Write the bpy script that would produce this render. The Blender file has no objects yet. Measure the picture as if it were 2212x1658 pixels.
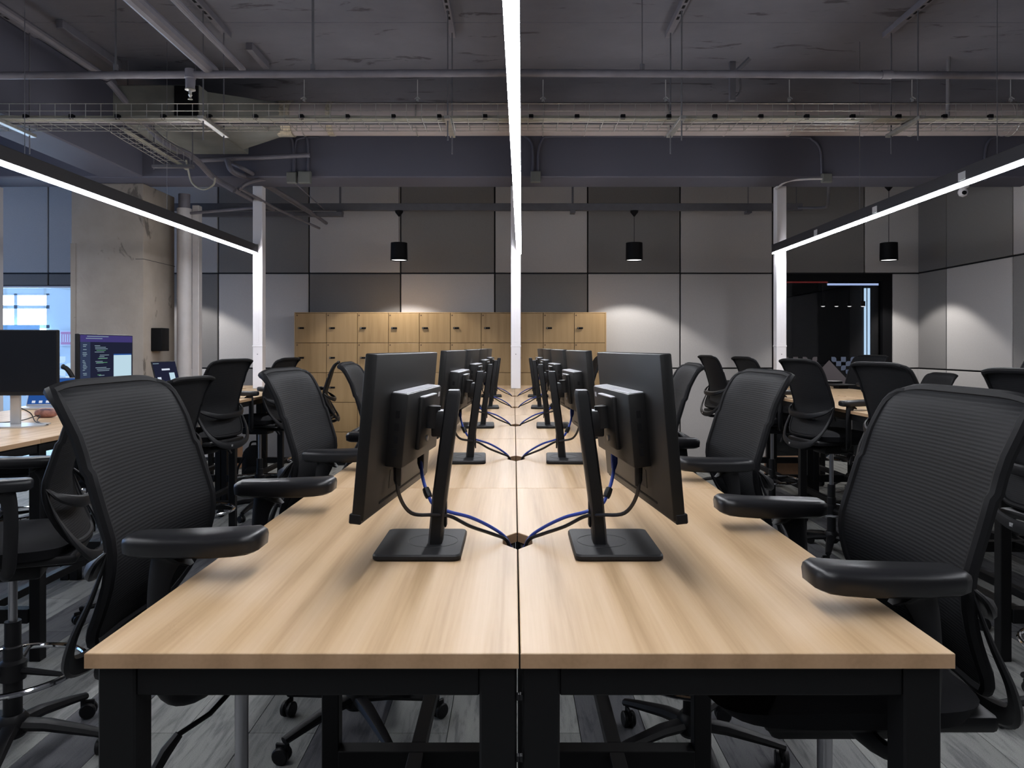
import bpy, bmesh, math, random
from mathutils import Vector, Matrix

random.seed(7)
PI = math.pi
scene = bpy.context.scene
col = scene.collection

# ------------------------------------------------------------------ camera
F_PX, CX, CY = 1602.0, 1110.0, 750.0          # focal length and vanishing point in photo pixels
EYE = 1.455
cam_d = bpy.data.cameras.new('camera')
cam = bpy.data.objects.new('camera', cam_d)
col.objects.link(cam)
cam.location = (0, 0, EYE)
cam.rotation_euler = (PI / 2, 0, 0)
cam_d.sensor_fit = 'HORIZONTAL'
cam_d.sensor_width = 36.0
cam_d.lens = 36.0 * F_PX / 2212.0
cam_d.shift_x = (1106.0 - CX) / 2212.0
cam_d.shift_y = (CY - 829.0) / 2212.0
cam_d.clip_start = 0.05
scene.camera = cam

# ------------------------------------------------------------------ world and exposure
w = bpy.data.worlds.new('world')
scene.world = w
w.use_nodes = True
w.node_tree.nodes['Background'].inputs[0].default_value = (0.5, 0.6, 0.8, 1)
w.node_tree.nodes['Background'].inputs[1].default_value = 0.02
vs = scene.view_settings
vs.view_transform = 'Standard'
vs.look = 'None'
vs.exposure = 0.0
vs.gamma = 1.0
vs.use_curve_mapping = False
scene.cycles.max_bounces = 8
scene.cycles.diffuse_bounces = 5
scene.cycles.glossy_bounces = 4
scene.cycles.transparent_max_bounces = 8
scene.cycles.sample_clamp_indirect = 6.0
scene.cycles.caustics_reflective = False
scene.cycles.caustics_refractive = False
STRIP_POWER = 76.0       # radiance of the linear lamps
PENDANT_WATTS = 21.0
DAYLIGHT = 22.0           # radiance of the window panes of the neighbouring room


def PX(px, py, d):
    """point that the photograph shows at pixel (px, py), standing d metres away"""
    return Vector(((px - CX) / F_PX * d, d, EYE - (py - CY) / F_PX * d))


# ------------------------------------------------------------------ materials
MATS = {}


def new_mat(name):
    m = bpy.data.materials.new(name)
    m.use_nodes = True
    nt = m.node_tree
    b = nt.nodes['Principled BSDF']
    MATS[name] = m
    return m, nt, b


def N(nt, t, **kw):
    n = nt.nodes.new(t)
    for k, v in kw.items():
        if k in n.inputs:
            n.inputs[k].default_value = v
        else:
            setattr(n, k, v)
    return n


def ramp(nt, stops):
    r = nt.nodes.new('ShaderNodeValToRGB')
    el = r.color_ramp.elements
    while len(el) < len(stops):
        el.new(0.5)
    for e, (p, c) in zip(el, stops):
        e.position = p
        e.color = (c[0], c[1], c[2], 1)
    return r


def plain(name, c, rough=0.5, metal=0.0, spec=0.5, bump=0.0, bscale=60.0, var=0.0):
    m, nt, b = new_mat(name)
    b.inputs['Base Color'].default_value = (c[0], c[1], c[2], 1)
    b.inputs['Roughness'].default_value = rough
    b.inputs['Metallic'].default_value = metal
    b.inputs['Specular IOR Level'].default_value = spec
    tc = N(nt, 'ShaderNodeTexCoord')
    nz = N(nt, 'ShaderNodeTexNoise', Scale=bscale, Detail=4.0)
    nt.links.new(tc.outputs['Object'], nz.inputs['Vector'])
    if var:
        lo = [max(0, x * (1 - var)) for x in c]
        hi = [min(1, x * (1 + var)) for x in c]
        r = ramp(nt, [(0.3, lo), (0.7, hi)])
        nt.links.new(nz.outputs['Fac'], r.inputs['Fac'])
        nt.links.new(r.outputs['Color'], b.inputs['Base Color'])
    if bump:
        bp = N(nt, 'ShaderNodeBump', Strength=bump, Distance=0.002)
        nt.links.new(nz.outputs['Fac'], bp.inputs['Height'])
        nt.links.new(bp.outputs['Normal'], b.inputs['Normal'])
    return m


def emit(name, c, s):
    m = bpy.data.materials.new(name)
    m.use_nodes = True
    nt = m.node_tree
    nt.nodes.clear()
    e = N(nt, 'ShaderNodeEmission')
    e.inputs[0].default_value = (c[0], c[1], c[2], 1)
    e.inputs[1].default_value = s
    o = N(nt, 'ShaderNodeOutputMaterial')
    nt.links.new(e.outputs[0], o.inputs[0])
    MATS[name] = m
    return m


def wood(name, dark, mid, light, rough, scale=1.0, axis='Y', spec=0.5, coat=0.0, figure=0.38, spread=0.18):
    m, nt, b = new_mat(name)
    tc = N(nt, 'ShaderNodeTexCoord')
    oi = N(nt, 'ShaderNodeObjectInfo')
    mul = N(nt, 'ShaderNodeMath', operation='MULTIPLY')
    mul.inputs[1].default_value = 37.0
    nt.links.new(oi.outputs['Random'], mul.inputs[0])
    comb = N(nt, 'ShaderNodeCombineXYZ')
    for i in range(3):
        nt.links.new(mul.outputs[0], comb.inputs[i])
    add = N(nt, 'ShaderNodeVectorMath', operation='ADD')
    nt.links.new(tc.outputs['Object'], add.inputs[0])
    nt.links.new(comb.outputs[0], add.inputs[1])
    mp = N(nt, 'ShaderNodeMapping')
    s = {'Y': (7.0, 0.55, 7.0), 'Z': (7.0, 7.0, 0.55)}[axis]
    mp.inputs['Scale'].default_value = [x * scale for x in s]
    mp.inputs['Rotation'].default_value = (0, 0, 0.06)
    nt.links.new(add.outputs[0], mp.inputs['Vector'])
    n1 = N(nt, 'ShaderNodeTexNoise', Scale=1.0, Detail=3.0, Roughness=0.5, Distortion=0.6)
    nt.links.new(mp.outputs[0], n1.inputs['Vector'])
    wv = N(nt, 'ShaderNodeTexWave', Scale=0.55, Distortion=9.0, Detail=2.0)
    wv.inputs['Detail Scale'].default_value = 0.7
    nt.links.new(mp.outputs[0], wv.inputs['Vector'])
    mp2 = N(nt, 'ShaderNodeMapping')
    s2 = {'Y': (150, 4.0, 150), 'Z': (150, 150, 4.0)}[axis]
    mp2.inputs['Scale'].default_value = s2
    nt.links.new(add.outputs[0], mp2.inputs['Vector'])
    n2 = N(nt, 'ShaderNodeTexNoise', Scale=1.0, Detail=2.0)
    nt.links.new(mp2.outputs[0], n2.inputs['Vector'])
    mx = N(nt, 'ShaderNodeMix', data_type='FLOAT')
    mx.inputs[0].default_value = figure
    nt.links.new(n1.outputs['Fac'], mx.inputs[2])
    nt.links.new(wv.outputs['Fac'], mx.inputs[3])
    mx2 = N(nt, 'ShaderNodeMix', data_type='FLOAT')
    mx2.inputs[0].default_value = 0.32
    nt.links.new(mx.outputs[0], mx2.inputs[2])
    nt.links.new(n2.outputs['Fac'], mx2.inputs[3])
    r = ramp(nt, [(0.5 - spread, dark), (0.5, mid), (0.5 + spread, light)])
    nt.links.new(mx2.outputs[0], r.inputs['Fac'])
    nt.links.new(r.outputs['Color'], b.inputs['Base Color'])
    b.inputs['Roughness'].default_value = rough
    b.inputs['Specular IOR Level'].default_value = spec
    if coat:
        b.inputs['Coat Weight'].default_value = coat
        b.inputs['Coat Roughness'].default_value = 0.25
    return m


wood('oak_top', (0.36, 0.235, 0.125), (0.47, 0.325, 0.19), (0.53, 0.385, 0.25), 0.43, spec=0.40, figure=0.30, spread=0.20)
wood('oak_edge', (0.36, 0.22, 0.12), (0.42, 0.26, 0.145), (0.46, 0.29, 0.165), 0.5)
wood('locker_wood', (0.30, 0.18, 0.075), (0.40, 0.255, 0.115), (0.46, 0.30, 0.145), 0.5, axis='Z', figure=0.12, spread=0.26)
plain('black_steel', (0.0045, 0.0045, 0.005), 0.5, spec=0.25, bump=0.05, bscale=400)
plain('black_plastic', (0.0065, 0.0065, 0.0075), 0.45, spec=0.25, bump=0.12, bscale=900)
plain('frame_plastic', (0.006, 0.006, 0.007), 0.6, spec=0.14)
plain('pad_plastic', (0.009, 0.009, 0.0105), 0.36, spec=0.38, bump=0.1, bscale=900)
plain('dark_plastic', (0.011, 0.011, 0.0125), 0.5, spec=0.25, bump=0.1, bscale=700)
plain('monitor_back', (0.0065, 0.0063, 0.0065), 0.42, spec=0.28, bump=0.15, bscale=1200)
plain('lit_top_and_logo', (0.42, 0.42, 0.45), 0.5, bump=0.4, bscale=900)  # pale so upward faces look lit by the strip above; also the logo
plain('lit_vent_weave', (0.28, 0.28, 0.30), 0.6, bump=0.8, bscale=600)  # weave colour lightened to look lit from overhead
plain('seat_fabric', (0.010, 0.010, 0.0115), 0.9, spec=0.12, bump=0.4, bscale=700)
plain('chrome', (0.62, 0.63, 0.66), 0.08, metal=1.0)
plain('brushed_metal', (0.33, 0.33, 0.35), 0.3, metal=1.0)
plain('galvanised', (0.45, 0.45, 0.43), 0.42, metal=0.9, var=0.15, bscale=30)
plain('white_post', (0.78, 0.76, 0.78), 0.45, bump=0.05, bscale=30)
plain('white_paint', (0.62, 0.64, 0.66), 0.6)
plain('pipe_white', (0.50, 0.48, 0.48), 0.5, var=0.06, bscale=8)
plain('lamp_housing', (0.035, 0.035, 0.042), 0.55)
plain('label_white', (0.6, 0.6, 0.6), 0.6)
plain('shade_black', (0.0045, 0.0045, 0.0055), 0.6, spec=0.15)
plain('ceiling_pipe', (0.145, 0.14, 0.165), 0.5, var=0.1, bscale=12)
plain('ceiling_dark', (0.10, 0.10, 0.115), 0.6, var=0.1, bscale=12)
plain('duct_pink', (0.40, 0.355, 0.345), 0.5, metal=0.1, var=0.06, bscale=3)
plain('duct_wrap', (0.16, 0.165, 0.15), 0.6, var=0.12, bscale=6)
plain('foil_tape', (0.50, 0.46, 0.36), 0.35, metal=0.6, var=0.3, bscale=50)
plain('cable_cream', (0.42, 0.41, 0.34), 0.5)
plain('cable_black', (0.012, 0.012, 0.014), 0.4)
plain('cable_blue', (0.02, 0.055, 0.34), 0.4)
plain('box_grey', (0.13, 0.135, 0.125), 0.6)
plain('panel_joint', (0.010, 0.010, 0.012), 0.7)
plain('silver', (0.55, 0.55, 0.56), 0.35, metal=0.7)
plain('red_paint', (0.42, 0.02, 0.018), 0.35)
plain('cardboard', (0.30, 0.17, 0.10), 0.8, var=0.08, bscale=20)
plain('bag_black', (0.007, 0.007, 0.008), 0.85, spec=0.12, bump=0.5, bscale=90)
plain('bag_blue', (0.05, 0.07, 0.17), 0.85, bump=0.4, bscale=90)
plain('room_wall', (0.62, 0.66, 0.70), 0.7)
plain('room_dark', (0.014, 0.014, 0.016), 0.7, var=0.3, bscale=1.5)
def film_mat():
    m, nt, b = new_mat('film_white')
    b.inputs['Base Color'].default_value = (0.85, 0.88, 0.92, 1)
    b.inputs['Roughness'].default_value = 0.7
    t = N(nt, 'ShaderNodeBsdfTranslucent')
    t.inputs[0].default_value = (0.95, 0.97, 1.0, 1)
    mx = N(nt, 'ShaderNodeMixShader')
    mx.inputs[0].default_value = 0.65
    out = nt.nodes['Material Output']
    nt.links.new(b.outputs[0], mx.inputs[1])
    nt.links.new(t.outputs[0], mx.inputs[2])
    nt.links.new(mx.outputs[0], out.inputs[0])


film_mat()
plain('film_blue', (0.075, 0.095, 0.15), 0.7)
plain('film_grey', (0.085, 0.072, 0.08), 0.8)
plain('screen_off', (0.006, 0.007, 0.010), 0.16)
plain('poster_pink', (0.55, 0.16, 0.30), 0.6)
plain('poster_white', (0.75, 0.70, 0.78), 0.6)
plain('pouch_orange', (0.24, 0.11, 0.09), 0.7, var=0.6, bscale=28)
plain('acrylic', (0.55, 0.55, 0.60), 0.1)
plain('grommet_dark', (0.10, 0.055, 0.03), 0.7)
emit('strip_glow', (0.93, 0.95, 1.0), STRIP_POWER)
emit('pendant_glow', (1.0, 0.97, 0.95), 2.6)
emit('day_pane', (0.66, 0.82, 1.0), DAYLIGHT)
emit('slit_glow', (0.66, 0.88, 1.0), 2.4)
emit('assumed_sky_pane', (0.30, 0.52, 1.0), 3.2)  # glowing panes of the assumed left windows, added for their blue light
emit('room_strip', (0.6, 0.72, 1.0), 2.0)
emit('red_strip', (0.45, 0.06, 0.05), 0.5)
emit('small_lamp', (1.0, 0.9, 0.8), 3.0)
emit('screen_bg', (0.014, 0.016, 0.036), 1.0)
emit('screen_bar', (0.05, 0.04, 0.16), 1.0)
emit('screen_side', (0.030, 0.042, 0.085), 1.0)
emit('screen_page', (0.50, 0.68, 0.78), 1.0)
emit('screen_line', (0.22, 0.30, 0.36), 1.0)
emit('screen_green', (0.10, 0.28, 0.15), 1.0)
emit('screen_white', (0.62, 0.68, 0.80), 1.0)
emit('screen_blue', (0.02, 0.08, 0.30), 1.0)


def mesh_fabric():
    m, nt, b = new_mat('mesh_fabric')
    tc = N(nt, 'ShaderNodeTexCoord')
    wv = N(nt, 'ShaderNodeTexWave', Scale=44.0, Distortion=0.25, Detail=1.0, bands_direction='Z')
    wv.inputs['Detail Scale'].default_value = 0.6
    nt.links.new(tc.outputs['Object'], wv.inputs['Vector'])
    w2 = N(nt, 'ShaderNodeTexWave', Scale=190.0, Distortion=0.0, bands_direction='Y')
    nt.links.new(tc.outputs['Object'], w2.inputs['Vector'])
    mx = N(nt, 'ShaderNodeMix', data_type='FLOAT')
    mx.inputs[0].default_value = 0.15
    nt.links.new(wv.outputs['Fac'], mx.inputs[2])
    nt.links.new(w2.outputs['Fac'], mx.inputs[3])
    r = ramp(nt, [(0.0, (0.0050, 0.0052, 0.0060)), (1.0, (0.0105, 0.0108, 0.0124))])
    nt.links.new(mx.outputs[0], r.inputs['Fac'])
    nt.links.new(r.outputs['Color'], b.inputs['Base Color'])
    b.inputs['Roughness'].default_value = 0.62
    b.inputs['Specular IOR Level'].default_value = 0.14
    bp = N(nt, 'ShaderNodeBump', Strength=0.25, Distance=0.0015)
    nt.links.new(mx.outputs[0], bp.inputs['Height'])
    nt.links.new(bp.outputs['Normal'], b.inputs['Normal'])
    return m


mesh_fabric()


def fabric_panel(name, c):
    m, nt, b = new_mat(name)
    tc = N(nt, 'ShaderNodeTexCoord')
    oi = N(nt, 'ShaderNodeObjectInfo')
    nz = N(nt, 'ShaderNodeTexNoise', Scale=260.0, Detail=2.0)
    nt.links.new(tc.outputs['Object'], nz.inputs['Vector'])
    r = ramp(nt, [(0.3, [x * 0.92 for x in c]), (0.7, [x * 1.07 for x in c])])
    nt.links.new(nz.outputs['Fac'], r.inputs['Fac'])
    hs = N(nt, 'ShaderNodeHueSaturation')
    mr = N(nt, 'ShaderNodeMapRange')
    mr.inputs['To Min'].default_value = 0.9
    mr.inputs['To Max'].default_value = 1.1
    nt.links.new(oi.outputs['Random'], mr.inputs['Value'])
    nt.links.new(mr.outputs[0], hs.inputs['Value'])
    nt.links.new(r.outputs['Color'], hs.inputs['Color'])
    nt.links.new(hs.outputs['Color'], b.inputs['Base Color'])
    b.inputs['Roughness'].default_value = 0.9
    b.inputs['Specular IOR Level'].default_value = 0.15
    bp = N(nt, 'ShaderNodeBump', Strength=0.15, Distance=0.001)
    nt.links.new(nz.outputs['Fac'], bp.inputs['Height'])
    nt.links.new(bp.outputs['Normal'], b.inputs['Normal'])


fabric_panel('panel_light', (0.50, 0.478, 0.468))
fabric_panel('panel_dark', (0.225, 0.215, 0.21))


def concrete(name, dark, light, marks, seam=None):
    m, nt, b = new_mat(name)
    tc = N(nt, 'ShaderNodeTexCoord')
    n1 = N(nt, 'ShaderNodeTexNoise', Scale=1.1, Detail=6.0, Roughness=0.6)
    nt.links.new(tc.outputs['Object'], n1.inputs['Vector'])
    r = ramp(nt, [(0.3, dark), (0.7, light)])
    nt.links.new(n1.outputs['Fac'], r.inputs['Fac'])
    mp = N(nt, 'ShaderNodeMapping')
    mp.inputs['Scale'].default_value = marks
    nt.links.new(tc.outputs['Object'], mp.inputs['Vector'])
    n2 = N(nt, 'ShaderNodeTexNoise', Scale=1.0, Detail=5.0, Roughness=0.65, Distortion=0.8)
    nt.links.new(mp.outputs[0], n2.inputs['Vector'])
    r2 = ramp(nt, [(0.61, (1, 1, 1)), (0.66, (0.42, 0.42, 0.42))])
    nt.links.new(n2.outputs['Fac'], r2.inputs['Fac'])
    mx = N(nt, 'ShaderNodeMix', data_type='RGBA', blend_type='MULTIPLY')
    mx.inputs[0].default_value = 1.0
    nt.links.new(r.outputs['Color'], mx.inputs[6])
    nt.links.new(r2.outputs['Color'], mx.inputs[7])
    nt.links.new(mx.outputs[2], b.inputs['Base Color'])
    b.inputs['Roughness'].default_value = 0.8
    bp = N(nt, 'ShaderNodeBump', Strength=0.35, Distance=0.02)
    nt.links.new(n2.outputs['Fac'], bp.inputs['Height'])
    nt.links.new(bp.outputs['Normal'], b.inputs['Normal'])


concrete('ceiling_concrete', (0.110, 0.112, 0.138), (0.160, 0.162, 0.192), (1.6, 6.0, 2.0))
plain('beam_paint', (0.078, 0.079, 0.107), 0.7, var=0.08, bscale=1.2)
concrete('column_concrete', (0.21, 0.178, 0.150), (0.34, 0.298, 0.258), (3.0, 3.0, 2.0))


def carpet():
    m, nt, b = new_mat('carpet')
    tc = N(nt, 'ShaderNodeTexCoord')
    oi = N(nt, 'ShaderNodeObjectInfo')
    ge = N(nt, 'ShaderNodeNewGeometry')
    mp = N(nt, 'ShaderNodeMapping')
    mp.inputs['Scale'].default_value = (26, 3.0, 1)
    nt.links.new(ge.outputs['Position'], mp.inputs['Vector'])
    n1 = N(nt, 'ShaderNodeTexNoise', Scale=1.0, Detail=5.0, Roughness=0.65, Distortion=0.5)
    nt.links.new(mp.outputs[0], n1.inputs['Vector'])
    n2 = N(nt, 'ShaderNodeTexNoise', Scale=420.0, Detail=1.0)
    nt.links.new(ge.outputs['Position'], n2.inputs['Vector'])
    tone = ramp(nt, [(0.0, (0.105, 0.106, 0.116)), (0.28, (0.13, 0.131, 0.138)), (0.32, (0.24, 0.243, 0.236)), (1.0, (0.30, 0.303, 0.293))])
    nt.links.new(oi.outputs['Random'], tone.inputs['Fac'])
    streak = ramp(nt, [(0.36, (0.62, 0.62, 0.64)), (0.5, (1, 1, 1)), (0.7, (1.12, 1.12, 1.10))])
    nt.links.new(n1.outputs['Fac'], streak.inputs['Fac'])
    mx = N(nt, 'ShaderNodeMix', data_type='RGBA', blend_type='MULTIPLY')
    mx.inputs[0].default_value = 1.0
    nt.links.new(tone.outputs['Color'], mx.inputs[6])
    nt.links.new(streak.outputs['Color'], mx.inputs[7])
    fib = ramp(nt, [(0.3, (0.75, 0.75, 0.75)), (0.7, (1.2, 1.2, 1.2))])
    nt.links.new(n2.outputs['Fac'], fib.inputs['Fac'])
    mx2 = N(nt, 'ShaderNodeMix', data_type='RGBA', blend_type='MULTIPLY')
    mx2.inputs[0].default_value = 1.0
    nt.links.new(mx.outputs[2], mx2.inputs[6])
    nt.links.new(fib.outputs['Color'], mx2.inputs[7])
    nt.links.new(mx2.outputs[2], b.inputs['Base Color'])
    b.inputs['Roughness'].default_value = 0.95
    b.inputs['Specular IOR Level'].default_value = 0.1
    bp = N(nt, 'ShaderNodeBump', Strength=0.5, Distance=0.003)
    nt.links.new(n1.outputs['Fac'], bp.inputs['Height'])
    nt.links.new(bp.outputs['Normal'], b.inputs['Normal'])


carpet()


def pane_glass(name, tint):
    m = bpy.data.materials.new(name)
    m.use_nodes = True
    nt = m.node_tree
    nt.nodes.clear()
    tr = N(nt, 'ShaderNodeBsdfTransparent')
    tr.inputs[0].default_value = (tint[0], tint[1], tint[2], 1)
    gl = N(nt, 'ShaderNodeBsdfGlossy')
    gl.inputs['Roughness'].default_value = 0.0
    fr = N(nt, 'ShaderNodeFresnel', IOR=1.45)
    mx = N(nt, 'ShaderNodeMixShader')
    o = N(nt, 'ShaderNodeOutputMaterial')
    nt.links.new(fr.outputs[0], mx.inputs[0])
    nt.links.new(tr.outputs[0], mx.inputs[1])
    nt.links.new(gl.outputs[0], mx.inputs[2])
    nt.links.new(mx.outputs[0], o.inputs[0])
    MATS[name] = m


pane_glass('glass_clear', (0.86, 0.93, 1.0))
pane_glass('glass_dark', (0.55, 0.57, 0.62))


# ------------------------------------------------------------------ mesh helpers
class MB:
    def __init__(self):
        self.v, self.f = [], []

    def add(self, verts, faces):
        o = len(self.v)
        self.v += [tuple(x) for x in verts]
        self.f += [tuple(i + o for i in f) for f in faces]
        return self

    def box(self, x0, x1, y0, y1, z0, z1, bev=0.0, seg=2, M=None):
        bm = bmesh.new()
        bmesh.ops.create_cube(bm, size=1.0)
        for v in bm.verts:
            v.co = Vector((x0 + (v.co.x + .5) * (x1 - x0), y0 + (v.co.y + .5) * (y1 - y0), z0 + (v.co.z + .5) * (z1 - z0)))
        if bev:
            bmesh.ops.bevel(bm, geom=bm.edges[:], offset=bev, segments=seg, profile=0.5, affect='EDGES')
        self.from_bm(bm, M)
        return self

    def from_bm(self, bm, M=None):
        bm.verts.index_update()
        vs_ = [(M @ v.co) if M else v.co.copy() for v in bm.verts]
        self.add(vs_, [[v.index for v in f.verts] for f in bm.faces])
        bm.free()

    def tube(self, pts, r, seg=8, closed=False, caps=True, flat=1.0, up=None):
        pts = [Vector(p) for p in pts]
        n = len(pts)
        rs = r if isinstance(r, (list, tuple)) else [r] * n
        rings = []
        ref = Vector(up) if up else None
        prev = None
        for i in range(n):
            if closed:
                t = pts[(i + 1) % n] - pts[i - 1]
            else:
                t = pts[min(i + 1, n - 1)] - pts[max(i - 1, 0)]
            t.normalize()
            if ref is not None:
                a = ref - t * ref.dot(t)
                if a.length < 1e-4:
                    a = t.orthogonal()
            elif prev is None:
                a = t.orthogonal()
            else:
                a = prev - t * prev.dot(t)
                if a.length < 1e-5:
                    a = t.orthogonal()
            a.normalize()
            prev = a
            b_ = t.cross(a)
            rings.append([pts[i] + a * math.cos(2 * PI * k / seg) * rs[i] * flat + b_ * math.sin(2 * PI * k / seg) * rs[i] for k in range(seg)])
        vs_ = [p for ring in rings for p in ring]
        fs = []
        m = n if closed else n - 1
        for i in range(m):
            j = (i + 1) % n
            for k in range(seg):
                l = (k + 1) % seg
                fs.append((i * seg + k, i * seg + l, j * seg + l, j * seg + k))
        if caps and not closed:
            fs.append(tuple(range(seg - 1, -1, -1)))
            fs.append(tuple((n - 1) * seg + k for k in range(seg)))
        return self.add(vs_, fs)

    def cyl(self, p0, p1, r0, r1=None, seg=16):
        return self.tube([p0, p1], [r0, r0 if r1 is None else r1], seg)

    def torus(self, c, R, r, seg=40, rs=8):
        c = Vector(c)
        return self.tube([c + Vector((math.cos(2 * PI * i / seg) * R, math.sin(2 * PI * i / seg) * R, 0)) for i in range(seg)], r, rs, closed=True, up=(0, 0, 1))

    def prism(self, poly, axis, a0, a1):
        """polygon (2D, counter-clockwise) extruded along axis between a0 and a1"""
        def mk(p, a):
            return {'X': (a, p[0], p[1]), 'Y': (p[0], a, p[1]), 'Z': (p[0], p[1], a)}[axis]
        n = len(poly)
        vs_ = [mk(p, a0) for p in poly] + [mk(p, a1) for p in poly]
        fs = [tuple(range(n - 1, -1, -1)), tuple(range(n, 2 * n))]
        fs += [(i, (i + 1) % n, n + (i + 1) % n, n + i) for i in range(n)]
        return self.add(vs_, fs)

    def quad(self, a, b_, c, d):
        return self.add([a, b_, c, d], [(0, 1, 2, 3)])

    def lathe(self, prof, c=(0, 0, 0), seg=24):
        vs_, fs = [], []
        for (r, z) in prof:
            for k in range(seg):
                vs_.append((c[0] + r * math.cos(2 * PI * k / seg), c[1] + r * math.sin(2 * PI * k / seg), c[2] + z))
        for i in range(len(prof) - 1):
            for k in range(seg):
                l = (k + 1) % seg
                fs.append((i * seg + k, i * seg + l, (i + 1) * seg + l, (i + 1) * seg + k))
        return self.add(vs_, fs)

    def xform(self, M):
        self.v = [tuple(M @ Vector(p)) for p in self.v]
        return self

    def mesh(self, name, mat, smooth=None):
        me = bpy.data.meshes.new(name)
        me.from_pydata(self.v, [], self.f)
        bm = bmesh.new()
        bm.from_mesh(me)
        bmesh.ops.recalc_face_normals(bm, faces=bm.faces[:])
        bm.to_mesh(me)
        bm.free()
        me.materials.append(MATS[mat])
        if smooth is not None:
            me.polygons.foreach_set('use_smooth', [True] * len(me.polygons))
            me.set_sharp_from_angle(angle=math.radians(smooth))
        me.update()
        return me

    def build(self, name, mat, parent=None, smooth=35):
        o = bpy.data.objects.new(name, self.mesh(name, mat, smooth))
        col.objects.link(o)
        if parent is not None:
            o.parent = parent
        return o


def smoothpath(pts, n=8):
    pts = [Vector(p) for p in pts]
    P = [pts[0] * 2 - pts[1]] + pts + [pts[-1] * 2 - pts[-2]]
    out = []
    for i in range(1, len(P) - 2):
        for k in range(n):
            t = k / n
            a, b_, c, d = P[i - 1], P[i], P[i + 1], P[i + 2]
            out.append(0.5 * ((2 * b_) + (c - a) * t + (2 * a - 5 * b_ + 4 * c - d) * t * t + (3 * b_ - a - 3 * c + d) * t ** 3))
    out.append(pts[-1])
    return out


def empty(name, loc=(0, 0, 0), rz=0.0, label=None, cat=None, group=None):
    o = bpy.data.objects.new(name, None)
    o.empty_display_size = 0.1
    col.objects.link(o)
    o.location = loc
    o.rotation_euler = (0, 0, rz)
    return tag(o, label, cat, group)


def tag(o, label=None, cat=None, group=None, kind=None):
    if label:
        o['label'] = label
    if cat:
        o['category'] = cat
    if group:
        o['group'] = group
    if kind:
        o['kind'] = kind
    return o


def copy_tree(o, parent=None):
    c = o.copy()
    col.objects.link(c)
    c.parent = parent
    for ch in list(o.children):
        copy_tree(ch, c)
    return c


def link(name, me, parent, loc=(0, 0, 0), rz=0.0):
    o = bpy.data.objects.new(name, me)
    col.objects.link(o)
    o.parent = parent
    o.location = loc
    o.rotation_euler = (0, 0, rz)
    return o


ORD = ['first', 'second', 'third', 'fourth', 'fifth', 'sixth', 'seventh', 'eighth', 'ninth', 'tenth']

# ------------------------------------------------------------------ the setting
WALL_Y, SLAB_Z = 9.59, 3.80
XL, XR, YB = -9.6, 5.24, -3.2

floor = MB().box(XL, XR, YB, WALL_Y, -0.12, -0.006).build('floor', 'carpet')
tag(floor, 'grey streaked carpet plank floor under the desks', kind='structure')
plank = MB().box(-0.1235, 0.1235, -0.4985, 0.4985, -0.006, 0.0, 0.0).mesh('plank', 'carpet')
for i in range(34):
    x = -4.125 + 0.25 * i
    for j in range(8):
        y = 1.30 + (0.5 if i % 2 else 0.0) + j * 1.0 + 0.5
        if y + 0.5 > WALL_Y:
            continue
        link('carpet_plank', plank, floor, (x, y, 0))

ceil = MB().box(XL, XR, YB, WALL_Y, SLAB_Z, SLAB_Z + 0.15).build('ceiling', 'ceiling_concrete')
tag(ceil, 'bare dark grey concrete ceiling slab', kind='structure')
# shuttering boards of the slab, slightly proud, running across the room
for k, (y0, y1, dz) in enumerate([(3.1, 3.55, .004), (5.35, 5.7, .004)]):
    MB().box(XL + .02, XR - .02, y0, y1, SLAB_Z - dz, SLAB_Z + .01, .004, 1).build('shuttering_strip', 'ceiling_concrete', ceil)

beam = MB().box(XL, XR, 7.20, 7.64, 3.105, SLAB_Z, .012, 1).build('ceiling_beam', 'beam_paint')
tag(beam, 'deep blue-grey concrete beam crossing the ceiling behind the duct', kind='structure')
lbeam = MB().box(-4.02, -3.60, YB, 7.20, 3.105, SLAB_Z, .012, 1).build('ceiling_beam', 'beam_paint')
tag(lbeam, 'grey concrete beam running from the camera to the column on the left', kind='structure')
column = MB().box(-4.45, -3.72, 7.45, 8.14, 0, 3.105, .015, 2).build('concrete_column', 'column_concrete')
tag(column, 'thick bare concrete column on the left of the room', kind='structure')
MB().box(-4.452, -4.40, 7.447, 7.46, 0.02, 2.50).build('form_edge', 'column_concrete', column)
MB().box(-3.80, -3.718, 7.448, 8.142, 2.34, 2.345).build('form_seam', 'panel_joint', column)

LW0, LW1, LWB, LWT = 1.6, 8.8, .70, 2.75  # opening for the assumed windows, out of view on the left
wl = MB()
wl.box(XL - .15, XL, YB, LW0, 0, SLAB_Z)
wl.box(XL - .15, XL, LW1, WALL_Y, 0, SLAB_Z)
wl.box(XL - .15, XL, LW0, LW1, 0, LWB)
wl.box(XL - .15, XL, LW0, LW1, LWT, SLAB_Z)
wl = wl.build('wall_left', 'panel_dark')
assumed_win5 = empty('assumed_window_5', (XL - .08, 0, 0))  # added unseen, assumed from bluish reflections, to send blue daylight across the left
tag(assumed_win5, 'assumed row of daylit windows, out of view, in the left wall of the office', kind='structure')
for k in range(6):
    ya, yb = LW0 + (LW1 - LW0) * k / 6, LW0 + (LW1 - LW0) * (k + 1) / 6
    MB().box(-.01, .01, ya + .03, yb - .03, LWB + .05, LWT - .05).build('pane', 'assumed_sky_pane', assumed_win5)
    MB().box(-.04, .04, ya - .03, ya + .03, LWB, LWT).build('mullion', 'shade_black', assumed_win5)
MB().box(-.04, .04, LW1 - .03, LW1 + .0, LWB, LWT).build('mullion', 'shade_black', assumed_win5)
for za in (LWB, LWT - .05):
    MB().box(-.04, .04, LW0, LW1, za, za + .05).build('frame_rail', 'shade_black', assumed_win5)
tag(wl, kind='structure')
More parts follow.
